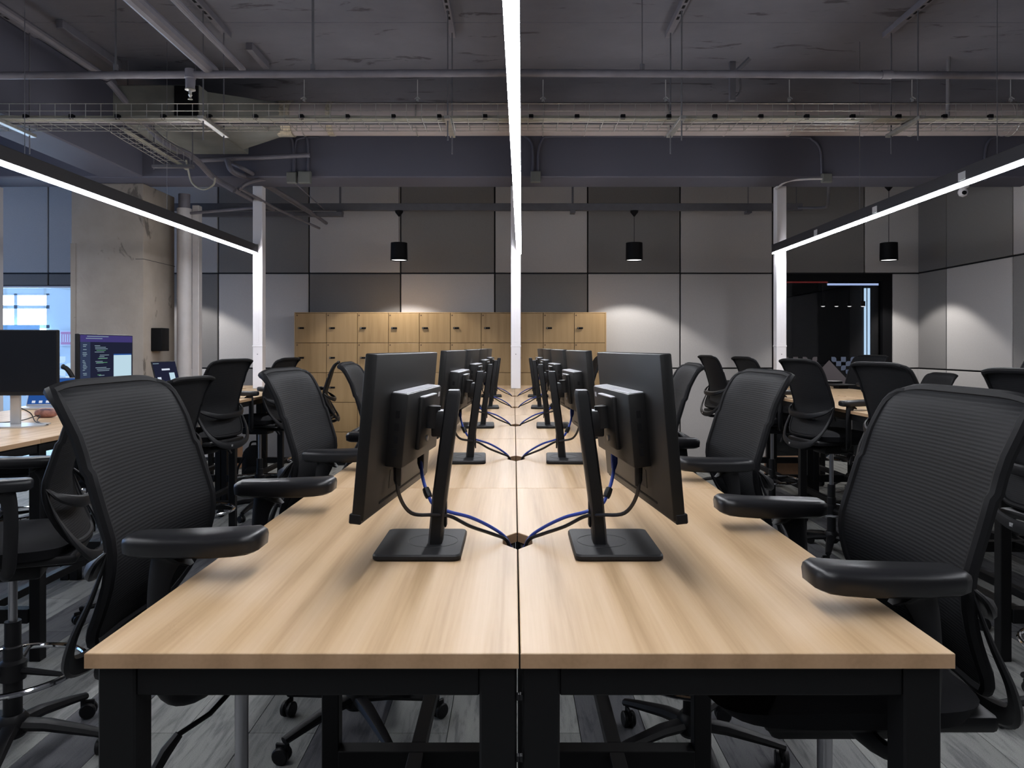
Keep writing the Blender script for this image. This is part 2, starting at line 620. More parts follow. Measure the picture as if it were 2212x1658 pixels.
wf = MB().box(XL, XR, YB - .15, YB, 0, SLAB_Z).build('wall_front', 'panel_dark')
tag(wf, kind='structure')

# back wall: black backing with two glazed openings, fabric panels in front
GL0, GL1, GLT = -8.6, -4.95, 2.25            # left glazing
GR0, GR1, GRT = 3.345, 4.875, 2.40           # right glazing
bw = MB()
bw.box(XL, GL0, WALL_Y, WALL_Y + .12, 0, SLAB_Z)
bw.box(GL0, GL1, WALL_Y, WALL_Y + .12, GLT, SLAB_Z)
bw.box(GL1, GR0, WALL_Y, WALL_Y + .12, 0, SLAB_Z)
bw.box(GR0, GR1, WALL_Y, WALL_Y + .12, GRT, SLAB_Z)
bw.box(GR1, XR, WALL_Y, WALL_Y + .12, 0, SLAB_Z)
wall_back = bw.build('wall_back', 'panel_joint')
tag(wall_back, 'back wall of light and dark grey fabric panels with black joints', kind='structure')
wall_right = MB().box(XR, XR + .15, YB, WALL_Y + .12, 0, SLAB_Z).build('wall_right', 'panel_joint')
tag(wall_right, 'right wall of grey fabric panels with black joints', kind='structure')

G = 0.009
vx = [-9.6, -8.4, -7.2, -6.0, -4.92, -3.81, -2.64, -1.46, -0.246, 0.952, 2.144, 3.335, 4.52, 5.24]
rows = [(0.03, 1.186), (1.186, 2.41), (2.41, 3.79)]
tone = {  # per row, per column: L light, D dark
    2: 'DLDLDDDLDLDLDL',
    1: 'LDDLDDLDLDLLLL',
    0: 'LLLLLLDLDLLDDL'}
tone[2] = 'LDLLDLDLDLDLDL'[:13]
tone[1] = 'DLDDDLDLDLDLLL'[:13]
tone[1] = 'DLDDDDLDLDLLDL'[:13]
tone[2] = 'LDLLDLDLDLDLDL'[:13]
#   columns:  0..3 left of glazing, 4 (-4.92..-3.81), 5 (-3.81..-2.64), 6.. to 12 (4.52..5.24)
tone[2] = list('LDLLLDLDLDLDL')
tone[1] = list('DLDDDLDLDLLDL')
tone[0] = list('LLDLLDLDLLLLL')


def wpanel(parent, x0, x1, z0, z1, t):
    MB().box(x0 + G, x1 - G, WALL_Y - .035, WALL_Y + .002, z0 + G, z1 - G, .004, 1).build('fabric_panel', 'panel_light' if t == 'L' else 'panel_dark', parent)


for r, (z0, z1) in enumerate(rows):
    for c in range(13):
        x0, x1 = vx[c], vx[c + 1]
        t = tone[r][c]
        a, b_, zz0 = x0, x1, z0
        # cut around the glazing
        if x1 > GL0 + .05 and x0 < GL1 - .05:
            if z1 <= GLT:
                continue
            if z0 < GLT:
                zz0 = GLT
        if x1 > GR0 + .05 and x0 < GR1 - .05:
            if z1 <= GRT + .02:
                if x1 > GR1 + .05:
                    a = GR1
                else:
                    continue
        wpanel(wall_back, a, b_, zz0, z1, t)
ry = [9.555, 8.93, 7.74, 6.55, 5.36, 4.17, 2.98, 1.79, .6]
rt = {2: 'DDLDLDLD', 1: 'DLDLLDLD', 0: 'LLLDLLDL'}
for r, (z0, z1) in enumerate(rows):
    for c in range(8):
        MB().box(XR - .035, XR + .002, ry[c + 1] + G, ry[c] - G, z0 + G, z1 - G, .004, 1).build('fabric_panel', 'panel_light' if rt[r][c] == 'L' else 'panel_dark', wall_right)
for nm, b_ in (('baseboard_back', (GL1, GR0, WALL_Y - .04, WALL_Y, 0, .028)), ('baseboard_right', (XR - .04, XR, .6, WALL_Y - .04, 0, .028))):
    tag(MB().box(*b_).build(nm, 'panel_joint'), kind='structure')

# ---- left glazing with the bright room behind
win1 = empty('window_1', (0, WALL_Y + .05, 0))
tag(win1, 'left interior glass wall looking into a daylit room', kind='structure')
MB().box(GL0, GL1, -.006, .006, 0.04, GLT - .02).build('glass_pane', 'glass_clear', win1)
fr = MB()
fr.box(GL0, GL1, -.03, .03, 0, .04)
fr.box(GL0, GL1, -.03, .03, GLT - .022, GLT)
fr.build('frame', 'white_post', win1)
film = MB()


def film_cell(mb, x, z, s, kind, y=-.009):
    """one rounded cut-out of the frosted film"""
    q = s / 2
    pts = []
    corners = [(-q, -q), (q, -q), (q, q), (-q, q)]
    rr = q * 0.9
    for i, (cx_, cz_) in enumerate(corners):
        if (kind >> i) & 1:
            ox, oz = cx_ - math.copysign(rr, cx_), cz_ - math.copysign(rr, cz_)
            a0 = [PI, 1.5 * PI, 0, .5 * PI][i]
            for k in range(5):
                a = a0 + .5 * PI * k / 4
                pts.append((x + ox + rr * math.cos(a), z + oz + rr * math.sin(a)))
        else:
            pts.append((x + cx_, z + cz_))
    mb.add([(p[0], y, p[1]) for p in pts], [tuple(range(len(pts)))])      # a film has no thickness to speak of


rnd = random.Random(3)
for i in range(int((GL1 - GL0 - .1) / .085)):
    for j in range(6):
        if (i + j) % 2 == 0 or rnd.random() < .35:
            film_cell(film, GL0 + .1 + .085 * i, 0.87 + .085 * j, .085, rnd.choice([5, 10, 1, 2, 4, 8]))
film.build('frosted_film', 'film_white', win1, smooth=None)

RB = 13.0
rm = MB()
rm.box(-12.5, -4.0, WALL_Y + .12, RB, -.1, 0)
rm.box(-12.5, -4.0, WALL_Y + .12, RB, 2.95, 3.05)
rm.box(-4.1, -4.0, WALL_Y + .12, RB, 0, 2.95)
rm.box(-12.6, -12.5, WALL_Y + .12, RB, 0, 2.95)
WX0, WX1, WZ0, WZ1 = -11.8, -8.14, .75, 2.40
rm.box(-12.5, WX0, RB, RB + .12, 0, 2.95)
WX2, WX3 = -7.55, -5.95                     # second window, added unseen behind the column to light the film
rm.box(WX1, WX2, RB, RB + .12, 0, 2.95)
rm.box(WX3, -4.0, RB, RB + .12, 0, 2.95)
rm.box(WX2, WX3, RB, RB + .12, 0, WZ0)
rm.box(WX2, WX3, RB, RB + .12, WZ1, 2.95)
rm.box(WX0, WX1, RB, RB + .12, 0, WZ0)
rm.box(WX0, WX1, RB, RB + .12, WZ1, 2.95)
lr = rm.build('wall_side_room', 'room_wall')
tag(lr, 'pale walls of the daylit room behind the left glass', kind='structure')
win2 = empty('window_2', (0, RB + .06, 0))
tag(win2, 'bright outside windows of the room behind the left glass, one added out of sight', kind='structure')
mull = MB()
for xm in (-11.8, -10.6, -9.4, -8.74, -8.17):
    mull.box(xm - .03, xm + .03, -.05, .05, WZ0, WZ1)
for zm in (WZ0, 1.80 + .02, 2.165, WZ1):
    mull.box(WX0, WX1, -.05, .05, zm - .03, zm + .03)
for xm in (WX2 + .03, (WX2 + WX3) / 2, WX3 - .03):
    mull.box(xm - .03, xm + .03, -.05, .05, WZ0, WZ1)
for zm in (WZ0, 1.82, 2.165, WZ1):
    mull.box(WX2, WX3, -.05, .05, zm - .03, zm + .03)
mull.build('frame', 'white_paint', win2)
xs_ = [(-11.8, -10.6), (-10.6, -9.4), (-9.4, -8.74), (-8.74, -8.14), (WX2 + .03, (WX2 + WX3) / 2), ((WX2 + WX3) / 2, WX3 - .03)]
zs_ = [WZ0, 1.82, 2.165, WZ1]
for xa, xb in xs_:
    for b_ in range(3):
        MB().box(xa + .03, xb - .03, -.006, .006, zs_[b_] + .03, zs_[b_ + 1] - .03).build('pane', 'day_pane', win2)
blind = MB().box(-9.35, -8.2, 12.80, 12.83, 1.72, 1.84).build('blind_rail', 'screen_blue')
MATS['blind'] = plain('blind', (0.25, 0.42, 0.62), 0.6)
blind.data.materials[0] = MATS['blind']
tag(blind, 'blue rail across the bright window of the left room', 'blind')
pst = empty('poster', PX(147, 730, 12.97), 0, 'pink and white poster on the wall of the left room', 'poster')
MB().box(-.14, .14, -.008, 0.004, -.13, .13).build('sheet', 'poster_white', pst)
MB().box(-.12, .12, -.012, -.008, .07, .11).build('print_band', 'poster_pink', pst)
MB().box(-.12, .12, -.012, -.008, -.11, -.07).build('print_band', 'poster_pink', pst)
for k in range(6):
    MB().box(-.11 + .04 * k, -.095 + .04 * k, -.012, -.008, -.065, .065).build('print_stroke', 'poster_pink', pst)
rs = empty('ceiling_light', (-8.45, 11.2, 2.44), 0, 'white linear lamp hanging in the room behind the left glass', 'light')
MB().box(-.55, .55, -.03, .03, .0, .05).build('housing', 'white_paint', rs)
MB().box(-.55, .55, -.028, .028, -.008, .0).build('diffuser', 'pendant_glow', rs)
for sx in (-.5, .5):
    MB().cyl((sx, 0, .05), (sx, 0, .51), .004, seg=6).build('rod', 'white_paint', rs)

# ---- right glazing with the dark meeting room
win3 = empty('window_3', (0, WALL_Y + .03, 0))
tag(win3, 'dark glass front of the meeting room beside the right corner', kind='structure')
MB().box(GR0, GR1 - .10, .0, .012, 0.03, GRT - .07).build('glass_pane', 'glass_dark', win3)
f3 = MB()
f3.box(GR0, GR1, -.06, .05, GRT - .085, GRT)
f3.box(GR1 - .12, GR1, -.06, .05, 0, GRT - .085)
f3.box(GR0, GR0 + .03, -.06, .05, 0, GRT - .085)
f3.box(GR0 + .03, GR1 - .12, -.06, .05, 0, .04)
f3.build('frame', 'shade_black', win3)
fb, fg = MB(), MB()
for j in range(7):
    z = 1.30 - .055 * j
    for i in range(22):
        x = GR0 + .06 + .062 * i
        px_ = 1110 + x / WALL_Y * 1602
        lo = 1800 + 9 * j
        hi = 1890 - 2 * j
        if lo < px_ < hi and (i + j) % 2 == 0:
            film_cell(fb, x, z, .064, [5, 10, 0][(i * 7 + j) % 3], y=-.004)
        elif px_ < 1775 - 12 * j and (i + j) % 2 == 0:
            film_cell(fg, x, z, .064, [5, 10, 0][(i * 5 + j) % 3], y=-.004)
xc = (1793 - 1110) / 1602 * WALL_Y
fg.prism([(xc - .30, .97), (xc + .30, .97), (xc, 1.29)], 'Y', -.005, -.004)
fb.build('film_cells', 'film_blue', win3, smooth=None)
fg.build('film_cells', 'film_grey', win3, smooth=None)

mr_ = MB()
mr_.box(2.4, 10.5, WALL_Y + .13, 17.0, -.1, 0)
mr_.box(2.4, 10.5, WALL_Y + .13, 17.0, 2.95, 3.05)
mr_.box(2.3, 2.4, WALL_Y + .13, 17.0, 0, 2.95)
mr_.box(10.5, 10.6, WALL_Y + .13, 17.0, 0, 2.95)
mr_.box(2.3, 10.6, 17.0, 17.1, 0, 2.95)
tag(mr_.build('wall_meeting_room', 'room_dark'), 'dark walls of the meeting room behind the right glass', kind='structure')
for k, px_ in enumerate((1778, 1807, 1835, 1864)):
    p = PX(px_, 661, 15.0)
    o = empty('downlight', p, 0, '%s small downlight from the left inside the dark meeting room' % ORD[k], 'light', 'small downlights in the meeting room')
    MB().lathe([(.0, .66), (.012, .66), (.012, .10), (.045, .10), (.045, .0), (.038, .0)], seg=12).build('housing', 'shade_black', o)
    MB().lathe([(.0, -.014), (.02, -.012), (.034, -.006), (.038, .0)], seg=12).build('lamp', 'small_lamp', o)
wslit = empty('window_4', (0, 0, 0))
tag(wslit, 'narrow bright slit window at the far end of the meeting room', kind='structure')
p0, p1 = PX(1868, 770, 16.95), PX(1880, 622, 16.95)
MB().box(p0.x, p1.x, 16.96, 16.99, p0.z, p1.z).build('pane', 'slit_glow', wslit)
xm = p0.x + (p1.x - p0.x) * .38
MB().box(xm - .006, xm + .006, 16.94, 16.96, p0.z, p1.z).build('mullion', 'shade_black', wslit)
p0, p1 = PX(1690, 690, 16.95), PX(1695, 615, 16.95)
MB().box(p0.x, p1.x, 16.96, 16.99, p0.z, p1.z).build('pane', 'slit_glow', wslit)
p0, p1 = PX(1788, 616, 14.0), PX(1918, 612, 14.0)
o = empty('linear_light', ((p0.x + p1.x) / 2, 14.0, p0.z), 0, 'bluish white linear lamp inside the dark meeting room', 'light')
hw = (p1.x - p0.x) / 2
MB().box(-hw, hw, -.02, .02, .0, .035).build('diffuser', 'room_strip', o)
MB().box(-hw, hw, -.022, .022, .035, .06).build('housing', 'shade_black', o)
for s in (-.8, .8):
    MB().cyl((hw * s, 0, .06), (hw * s, 0, 2.945 - p0.z), .004, seg=6).build('rod', 'shade_black', o)
p0, p1 = PX(1697, 611, 13.6), PX(1788, 607, 13.6)
o = empty('light_bar', ((p0.x + p1.x) / 2, 13.6, p0.z), 0, 'thin red glowing bar inside the dark meeting room', 'light')
hw = (p1.x - p0.x) / 2
MB().box(-hw, hw, -.012, .012, .0, .03, .008, 2).build('tube', 'red_strip', o)
for s in (-.8, .8):
    MB().cyl((hw * s, 0, .03), (hw * s, 0, 2.945 - p0.z), .004, seg=6).build('rod', 'shade_black', o)

# ------------------------------------------------------------------ ceiling lamps and posts
POST_Y, LAMP_Z = 7.63, 2.418
posts = [(-2.62, 'left'), (0.02, 'central'), (2.737, 'right'), (-5.335, 'leftmost')]
post_lab = {
    'left': 'white square power post rising from the left desk row',
    'central': 'white square power post at the far end of the central desk row',
    'right': 'white square power post rising from the right desk row',
    'leftmost': 'white square power post at the left edge of the picture'}
for x, nm in posts:
    o = empty('power_post', (x, POST_Y, 1.034), 0, post_lab[nm], 'post', 'white power posts')
    h = 3.105 - 1.034
    z0 = 0.0
    if nm == 'leftmost':
        o.location.z = 0
        h = 3.105
    MB().box(-.05, .05, -.05, .05, z0, h, .004, 1).build('shaft', 'white_post', o)
    MB().box(-.053, .053, -.053, .053, h - 1.645, h - 1.640 + .012, .002, 1).build('joint_collar', 'white_post', o)
    MB().box(-.012, .012, -.0525, -.05, h - 1.60, h - .75, .001, 1).build('cover_strip', 'white_post', o)
    MB().lathe([(0, .003), (.006, .003), (.006, 0)], seg=10).xform(Matrix.Translation((0, -.05, h - 1.72)) @ Matrix.Rotation(PI / 2, 4, 'X')).build('screw', 'brushed_metal', o)

lamp_lab = ['bright linear ceiling lamp over the left desk row', 'bright linear ceiling lamp over the central desk row', 'bright linear ceiling lamp over the right desk row', 'assumed linear ceiling lamp, out of view, beyond the left desk row']
for k, (xa, xb) in enumerate([(-2.70, -2.64), (-0.022, 0.052), (2.62, 2.66), (-5.36, -5.33)]):  # last one assumed and out of view, added to light the left side
    ya, yb = -0.75, 7.575
    xa -= (xb - xa) * .22
    L = math.hypot(yb - ya, xb - xa)
    o = empty('linear_lamp', (xa, ya, LAMP_Z), -math.atan2(xb - xa, yb - ya), lamp_lab[k], 'lamp', 'linear ceiling lamps')
    MB().box(-.025, .025, 0, L, .004, .085, .003, 1).build('housing', 'lamp_housing', o)
    d = MB()
    nseg = 20
    for s in range(nseg):
        d.box(-.023, .023, L * s / nseg, L * (s + 1) / nseg, -.010, .004)
    d.build('diffuser', 'strip_glow', o, smooth=None)
    if k != 1:
        MB().box(-.026, .026, L - .012, L + .004, -.004, .090, .002, 1).build('end_cap', 'lamp_housing', o)
    for yy in (2.1, 3.5, 4.8, 6.43):
        MB().cyl((0, yy, .085), (0, yy, SLAB_Z - LAMP_Z - .006), .0022, seg=6).build('suspension_wire', 'brushed_metal', o)
    if k == 2:
        for px_ in (2087, 1895, 1765):
            yy = 2.64 * 1602 / (px_ - 1110) - ya
            MB().box(-.0275, -.024, yy - .035, yy + .035, .012, .060).build('sticker', 'label_white', o)

# pendants
pend_lab = ['black drum pendant lamp half hidden behind the concrete column', 'black drum pendant lamp above the left end of the lockers',
            'black drum pendant lamp right of the central post', 'black drum pendant lamp in front of the dark meeting room']
PEND_Y = 8.88
for k, (px_, ztop) in enumerate([(352, 3.09), (862, 3.09), (1370, 3.09), (1920, 3.395)]):
    x = (px_ - CX) / F_PX * PEND_Y
    o = empty('pendant_lamp', (x, PEND_Y, 2.495), 0, pend_lab[k], 'lamp', 'black drum pendant lamps')
    MB().lathe([(.094, .012), (.098, .012), (.100, .0), (.102, .0), (.098, .21), (.0, .212)], seg=32).build('shade', 'shade_black', o)
    MB().lathe([(.0, .010), (.098, .010)], seg=32).build('diffuser', 'pendant_glow', o)
    MB().cyl((0, 0, .21), (0, 0, ztop - 2.495 - .05), .0035, seg=6).build('cord', 'cable_black', o)
    MB().lathe([(.006, -.07), (.022, -.05), (.045, -.022), (.050, 0), (0, 0)], c=(0, 0, ztop - 2.495), seg=20).build('canopy', 'shade_black', o)
    ld = bpy.data.lights.new('pendant_bulb', 'SPOT')
    ld.energy = PENDANT_WATTS * 4
    ld.spot_size = math.radians(112)
    ld.spot_blend = 0.22
    ld.shadow_soft_size = 0.05
    ld.color = (1.0, 0.97, 0.93)
    lo = bpy.data.objects.new('pendant_bulb', ld)
    col.objects.link(lo)
    lo.parent = o
    lo.location = (0, 0, -.004)

# track that carries the pendants
o = empty('lamp_track', (0, PEND_Y, 3.09), 0, 'long grey track beam carrying the drum pendants across the back', 'track')
MB().box(-4.9, 3.45, -.03, .03, 0, .085, .004, 1).build('rail', 'ceiling_dark', o)
for px_ in (470, 735, 862, 1237, 1616, 1720):
    x = (px_ - CX) / F_PX * PEND_Y
    MB().cyl((x, 0, .085), (x, 0, SLAB_Z - 3.09), .012 if px_ in (735, 1237) else .005, seg=8).build('hanger_rod', 'ceiling_dark', o)
for px_ in (735, 1237, 1616):
    x = (px_ - CX) / F_PX * PEND_Y
    MB().box(x - .03, x + .03, -.06, .06, -.035, .0, .003, 1).build('bracket', 'ceiling_dark', o)
o = empty('lamp_track', ((1920 - CX) / F_PX * PEND_Y, PEND_Y, 3.395), 0, 'short ceiling track above the pendant near the right corner', 'track')
MB().box(-.12, .12, -.02, .02, 0, .03, .003, 1).build('rail', 'ceiling_dark', o)
for s in (-.09, .09):
    MB().cyl((s, 0, .03), (s, 0, SLAB_Z - 3.395), .005, seg=6).build('hanger_rod', 'ceiling_dark', o)

# ------------------------------------------------------------------ ceiling services
TZ = 3.03
slot_mesh = MB().box(-.009, .009, 0, .045, -.0025, 0).mesh('slot', 'shade_black')


def rods_at(tray, x, ya=5.1, yb=5.4, m='ceiling_dark'):
    MB().box(x - .02, x + .02, ya - .08, yb + .08, TZ - .028, TZ - .004, .002, 1).build('bracket', 'galvanised', tray)
    for yy in (ya - .03, yb + .03):
        MB().cyl((x, yy, TZ - .16), (x, yy, SLAB_Z - .04), .005, seg=6).build('hanger_rod', m, tray)
    MB().box(x - .022, x + .022, ya - .75, yb + .12, SLAB_Z - .045, SLAB_Z + .002, .002, 1).build('ceiling_channel', 'ceiling_pipe', tray)
    for k in range(9):
        y = ya - .62 + .085 * k
        link('slot', slot_mesh, tray, (x, y, SLAB_Z - .044))


tray = empty('cable_tray', (0, 0, 0), 0, 'wire mesh cable tray hung across the ceiling on threaded rods', 'cable tray')
wires = MB()
TX0, TX1 = -5.2, 5.15
for yy in (5.1, 5.175, 5.25, 5.325, 5.4):
    wires.tube([(TX0, yy, TZ), (TX1, yy, TZ)], .0027, 5)
for yy in (5.1, 5.4):
    for zz in (.05, .10):
        wires.tube([(TX0, yy, TZ + zz), (TX1, yy, TZ + zz)], .0027, 5)
x = TX0 + .05
while x < TX1:
    wires.tube([(x, 5.1, TZ + .10), (x, 5.1, TZ), (x, 5.4, TZ), (x, 5.4, TZ + .10)], .0025, 5)
    x += .105
wires.build('wire_mesh', 'galvanised', tray)
for px_ in (28, 462, 972, 1460, 1953):
    rods_at(tray, (px_ - CX) / F_PX * 5.25)
bundle = empty('cable_bundle', (0, 0, 0), 0, 'pale cable bundle with black clips lying in the cable tray', 'cable')
for k, (yy, zz, rr, mt) in enumerate([(5.20, .018, .014, 'cable_cream'), (5.235, .016, .012, 'pipe_white'), (5.17, .014, .010, 'cable_cream'), (5.29, .014, .010, 'ceiling_pipe'), (5.215, .040, .010, 'cable_cream')]):
    pts = [(TX0 + (TX1 - TX0) * t / 40, yy + .006 * math.sin(t * 1.3 + k), TZ + .004 + zz + .002 * math.sin(t * .9 + 2 * k)) for t in range(41)]
    MB().tube(pts, rr, 8).build('cable', mt, bundle)
for k in range(32):
    x = TX0 + .2 + .32 * k
    MB().box(x - .016, x + .016, 5.152, 5.185, TZ + .012, TZ + .046, .003, 1).build('clip', 'shade_black', bundle)

# branch of the tray going to the back on the left
br = empty('cable_tray', (0, 0, 0), 0, 'short branch of wire mesh tray sloping away on the left', 'cable tray')
wb = MB()
for i in range(5):
    xx = -2.95 + .05 * i
    wb.tube([(xx, 5.42, TZ + .0), (xx, 5.6, TZ - .01), (xx + .06, 6.15, TZ - .06)], .0027, 5)
for i in range(8):
    t = i / 7
    y = 5.45 + .7 * t
    zz = TZ - .004 - .055 * t
    xo = .06 * t
    wb.tube([(-2.955 + xo, y, zz + .07), (-2.955 + xo, y, zz), (-2.745 + xo, y, zz), (-2.745 + xo, y, zz + .07)], .0025, 5)
for xx in (-2.955, -2.745):
    wb.tube([(xx, 5.42, TZ + .07), (xx + .06, 6.15, TZ + .01)], .0027, 5)
wb.build('wire_mesh', 'galvanised', br)
MB().tube(smoothpath([(-2.85, 5.40, TZ + .02), (-2.84, 5.7, TZ + .005), (-2.80, 6.1, TZ - .035), (-2.78, 6.3, TZ - .06)]), .012, 8).build('cable', 'cable_cream', br)
MB().box(-2.99, -2.65, 6.12, 6.16, TZ - .09, TZ - .065, .002, 1).build('bracket', 'ceiling_dark', br)
for xx in (-2.98, -2.66):
    MB().cyl((xx, 6.14, TZ - .10), (xx, 6.14, 3.289), .005, seg=6).build('hanger_rod', 'ceiling_dark', br)

# round duct and its plenum box
DY, DZ, DR = 6.50, 3.455, .142
duct = empty('air_duct', (0, 0, 0), 0, 'round pale duct running across the ceiling behind the cable tray', 'duct')
dm = MB()
npts = 60
dm.tube([(-1.98 + (XR - .04 + 1.98) * i / npts, DY, DZ) for i in range(npts + 1)], DR, 28)
dm.build('tube', 'duct_pink', duct)
for k, px_ in enumerate((657, 902, 1173, 1438, 1705, 1970, 2183)):
    x = (px_ - CX) / F_PX * DY
    hk = MB()
    hk.torus((0, 0, 0), DR + .004, .004, 28, 6)
    hk.xform(Matrix.Translation((x, DY, DZ)) @ Matrix.Rotation(PI / 2, 4, 'Y'))
    hk.build('hanger_ring', 'galvanised', duct)
    h2 = MB().cyl((x, DY, DZ + DR), (x, DY, SLAB_Z), .004, seg=6)
    h2.box(x - .012, x + .012, DY - .012, DY + .012, DZ + DR, DZ + DR + .035, .003, 1)
    h2.tube([(x - .022, DY - .02, DZ + DR + .028), (x, DY, DZ + DR + .055), (x + .022, DY - .02, DZ + DR + .028)], .006, 6)
    h2.build('hanger_clip', 'label_white', duct)
for x in (-.6, .62, 1.85, 3.07, 4.3):
    hk = MB()
    hk.torus((0, 0, 0), DR + .002, .003, 28, 6)
    hk.xform(Matrix.Translation((x, DY, DZ)) @ Matrix.Rotation(PI / 2, 4, 'Y'))
    hk.build('seam_ring', 'duct_pink', duct)

fan = empty('duct_plenum', (0, 0, 0), 0, 'grey box shaped duct plenum on the left joining the round duct', 'duct')
MB().box(-3.22, -2.52, 5.95, 7.05, 3.29, 3.56, .006, 1).build('casing', 'duct_wrap', fan)
MB().box(-2.72, -2.53, 5.935, 5.955, 3.30, 3.55, .002, 1).build('opening_shade', 'shade_black', fan)  # black plate, its colour stands for the shade inside an opening
tp = MB()
ring0 = []
seg = 32
for k in range(seg):
    a = 2 * PI * k / seg
    cx_, sz_ = math.cos(a), math.sin(a)
    mcs = max(abs(cx_), abs(sz_))
    ring0.append(Vector((-2.52, 6.5 + cx_ / mcs * .40, 3.425 + sz_ / mcs * .13)))
rings = [ring0]
for t in (.25, .5, .75, 1.0):
    rings.append([ring0[k].lerp(Vector((-2.0, DY + math.cos(2 * PI * k / seg) * (DR + .006), DZ + math.sin(2 * PI * k / seg) * (DR + .006))), t) + Vector((( -2.0 + 2.52) * 0, 0, 0)) for k in range(seg)])
vv = [p for r_ in rings for p in r_]
ff = []
for i in range(4):
    for k in range(seg):
        l = (k + 1) % seg
        ff.append((i * seg + k, i * seg + l, (i + 1) * seg + l, (i + 1) * seg + k))
tp.add(vv, ff)
tp.build('transition', 'duct_wrap', fan)
ft = MB().tube([(-2.06, DY, DZ), (-1.93, DY, DZ)], DR + .012, 28)
ft.build('foil_collar', 'foil_tape', fan)
MB().tube([(-1.62, DY, DZ), (-1.57, DY, DZ)], DR + .004, 28).build('foil_band', 'foil_tape', fan)
for xx in (-3.15, -2.6):
    for yy in (6.05, 6.95):
        MB().cyl((xx, yy, 3.56), (xx, yy, SLAB_Z), .005, seg=6).build('hanger_rod', 'ceiling_dark', fan)
MB().cyl((-3.0, 7.08, 3.24), (-1.95, 7.08, 3.29), .022, seg=10).build('support_pipe', 'ceiling_pipe', fan)

# sprinkler main across the room
sp = empty('sprinkler_pipe', (0, 0, 0), 0, 'grey sprinkler pipe running across the ceiling with a brass head', 'pipe')
PY, PZ = 4.36, 3.062
MB().tube([(XL + .1, PY, PZ - .02), (-3.0, PY, PZ - .010), (0, PY, PZ + .006), (3.0, PY, PZ - .010), (XR - .05, PY, PZ - .02)], .022, 14).build('main_pipe', 'ceiling_pipe', sp)
xs = (411 - CX) / F_PX * PY
drop = MB()
drop.lathe([(.0, .026), (.030, .026), (.032, -.026), (.027, -.030), (.026, -.085), (.0, -.085)], c=(xs, PY, PZ), seg=16)
drop.build('drop_fitting', 'ceiling_pipe', sp)
MB().lathe([(.0, -.085), (.028, -.086), (.030, -.095), (.010, -.10), (.008, -.12), (.012, -.124), (.005, -.138), (.014, -.150), (.0, -.154)], c=(xs, PY, PZ), seg=16).build('sprinkler_head', 'galvanised', sp)
for px_, r_ in ((676, .008), (250, .006), (1387, .004)):
    x = (px_ - CX) / F_PX * PY
    hh = MB().cyl((x, PY, PZ), (x, PY, SLAB_Z), r_, seg=8)
    hh.cyl((x, PY, PZ + .018), (x, PY, PZ + .055), .014, seg=10)
    hh.build('hanger', 'ceiling_dark', sp)
xj = (1915 - CX) / F_PX * PY
MB().cyl((xj - .03, PY, PZ - .004), (xj + .03, PY, PZ - .004), .027, seg=14).build('coupling', 'ceiling_pipe', sp)

def pipe(name, lab, pts, r, mat='ceiling_pipe', cat='pipe', smooth=False):
    o = MB().tube(smoothpath(pts, 6) if smooth else pts, r, 10).build(name, mat)
    return tag(o, lab, cat)


def along(px_, py_, zrel, y0, y1):
    k = zrel / (CY - py_)
    x = (px_ - CX) * k
    return [(x, y0, EYE + zrel), (x, y1, EYE + zrel)]


pipe('ceiling_pipe', 'thick grey pipe running towards the sprinkler main at top left', along(462, 157, 1.64, 1.2, 4.42), .037)
pipe('ceiling_pipe', 'thinner grey pipe right of the thick pipe at top left', along(525, 150, 1.66, 1.2, 4.43), .018)
P3 = along(250, 180, 2.12, 1.5, 5.9)
pipe('ceiling_pipe', 'grey conduit at far left that bends down under the duct plenum',
     [P3[0], (P3[1][0], 5.55, EYE + 2.12), (P3[1][0], 5.85, EYE + 2.10), (P3[1][0] + .10, 5.98, EYE + 1.95), (P3[1][0] + .28, 6.15, EYE + 1.72), (-2.75, 6.35, EYE + 1.63), tuple(PX(460, 382, 6.9)), tuple(PX(505, 410, 7.0))], .027, smooth=True)
pipe('ceiling_pipe', 'lower grey conduit running to the back wall behind the left post',
     [PX(505, 410, 7.0), PX(560, 440, 7.9), PX(590, 452, 8.3)], .024)
pipe('ceiling_pipe', 'slim grey conduit slanting down behind the left lamp end', [PX(515, 405, 7.05), PX(600, 452, 8.0), PX(690, 493, 8.7)], .014)
pipe('ceiling_pipe', 'bent grey conduit under the beam left of the junction boxes', [PX(490, 345, 7.05), PX(505, 372, 7.05), PX(560, 392, 7.5), PX(620, 428, 8.2), PX(680, 465, 8.75)], .026, smooth=True)
pipe('ceiling_pipe', 'second bent conduit above it reaching towards the wall', [PX(500, 352, 7.1), PX(540, 372, 7.15), PX(600, 412, 7.9), PX(640, 436, 8.3), PX(705, 482, 9.0)], .020, smooth=True)
pipe('ceiling_pipe', 'short level conduit meeting the post below the beam', [PX(405, 461, 8.0), PX(565, 447, 7.75)], .016)
pipe('ceiling_pipe', 'curved conduit elbow on the beam soffit left of the post', [PX(515, 412, 7.1), PX(530, 398, 7.1), PX(560, 388, 7.25), PX(600, 386, 7.6)], .018, smooth=True)
tag(MB().box(PX(400, 0, 8.75).x, PX(740, 0, 8.75).x, 8.72, 8.80, 3.00, 3.05, .003, 1).build('conduit_rail', 'ceiling_dark'), 'dark flat rail below the lamp track on the left', 'rail')
pipe('loose_cable', 'cream cable loop dangling from the conduits on the left', [PX(402, 345, 6.55), PX(406, 365, 6.6), PX(415, 395, 6.6), PX(438, 409, 6.6), PX(460, 400, 6.6), PX(465, 384, 6.6)], .008, 'cable_cream', 'cable', True)
pipe('loose_cable', 'thin cream cable lying along the conduit below the plenum', [PX(352, 292, 6.2), PX(390, 318, 6.3), PX(430, 345, 6.5)], .005, 'cable_cream', 'cable')

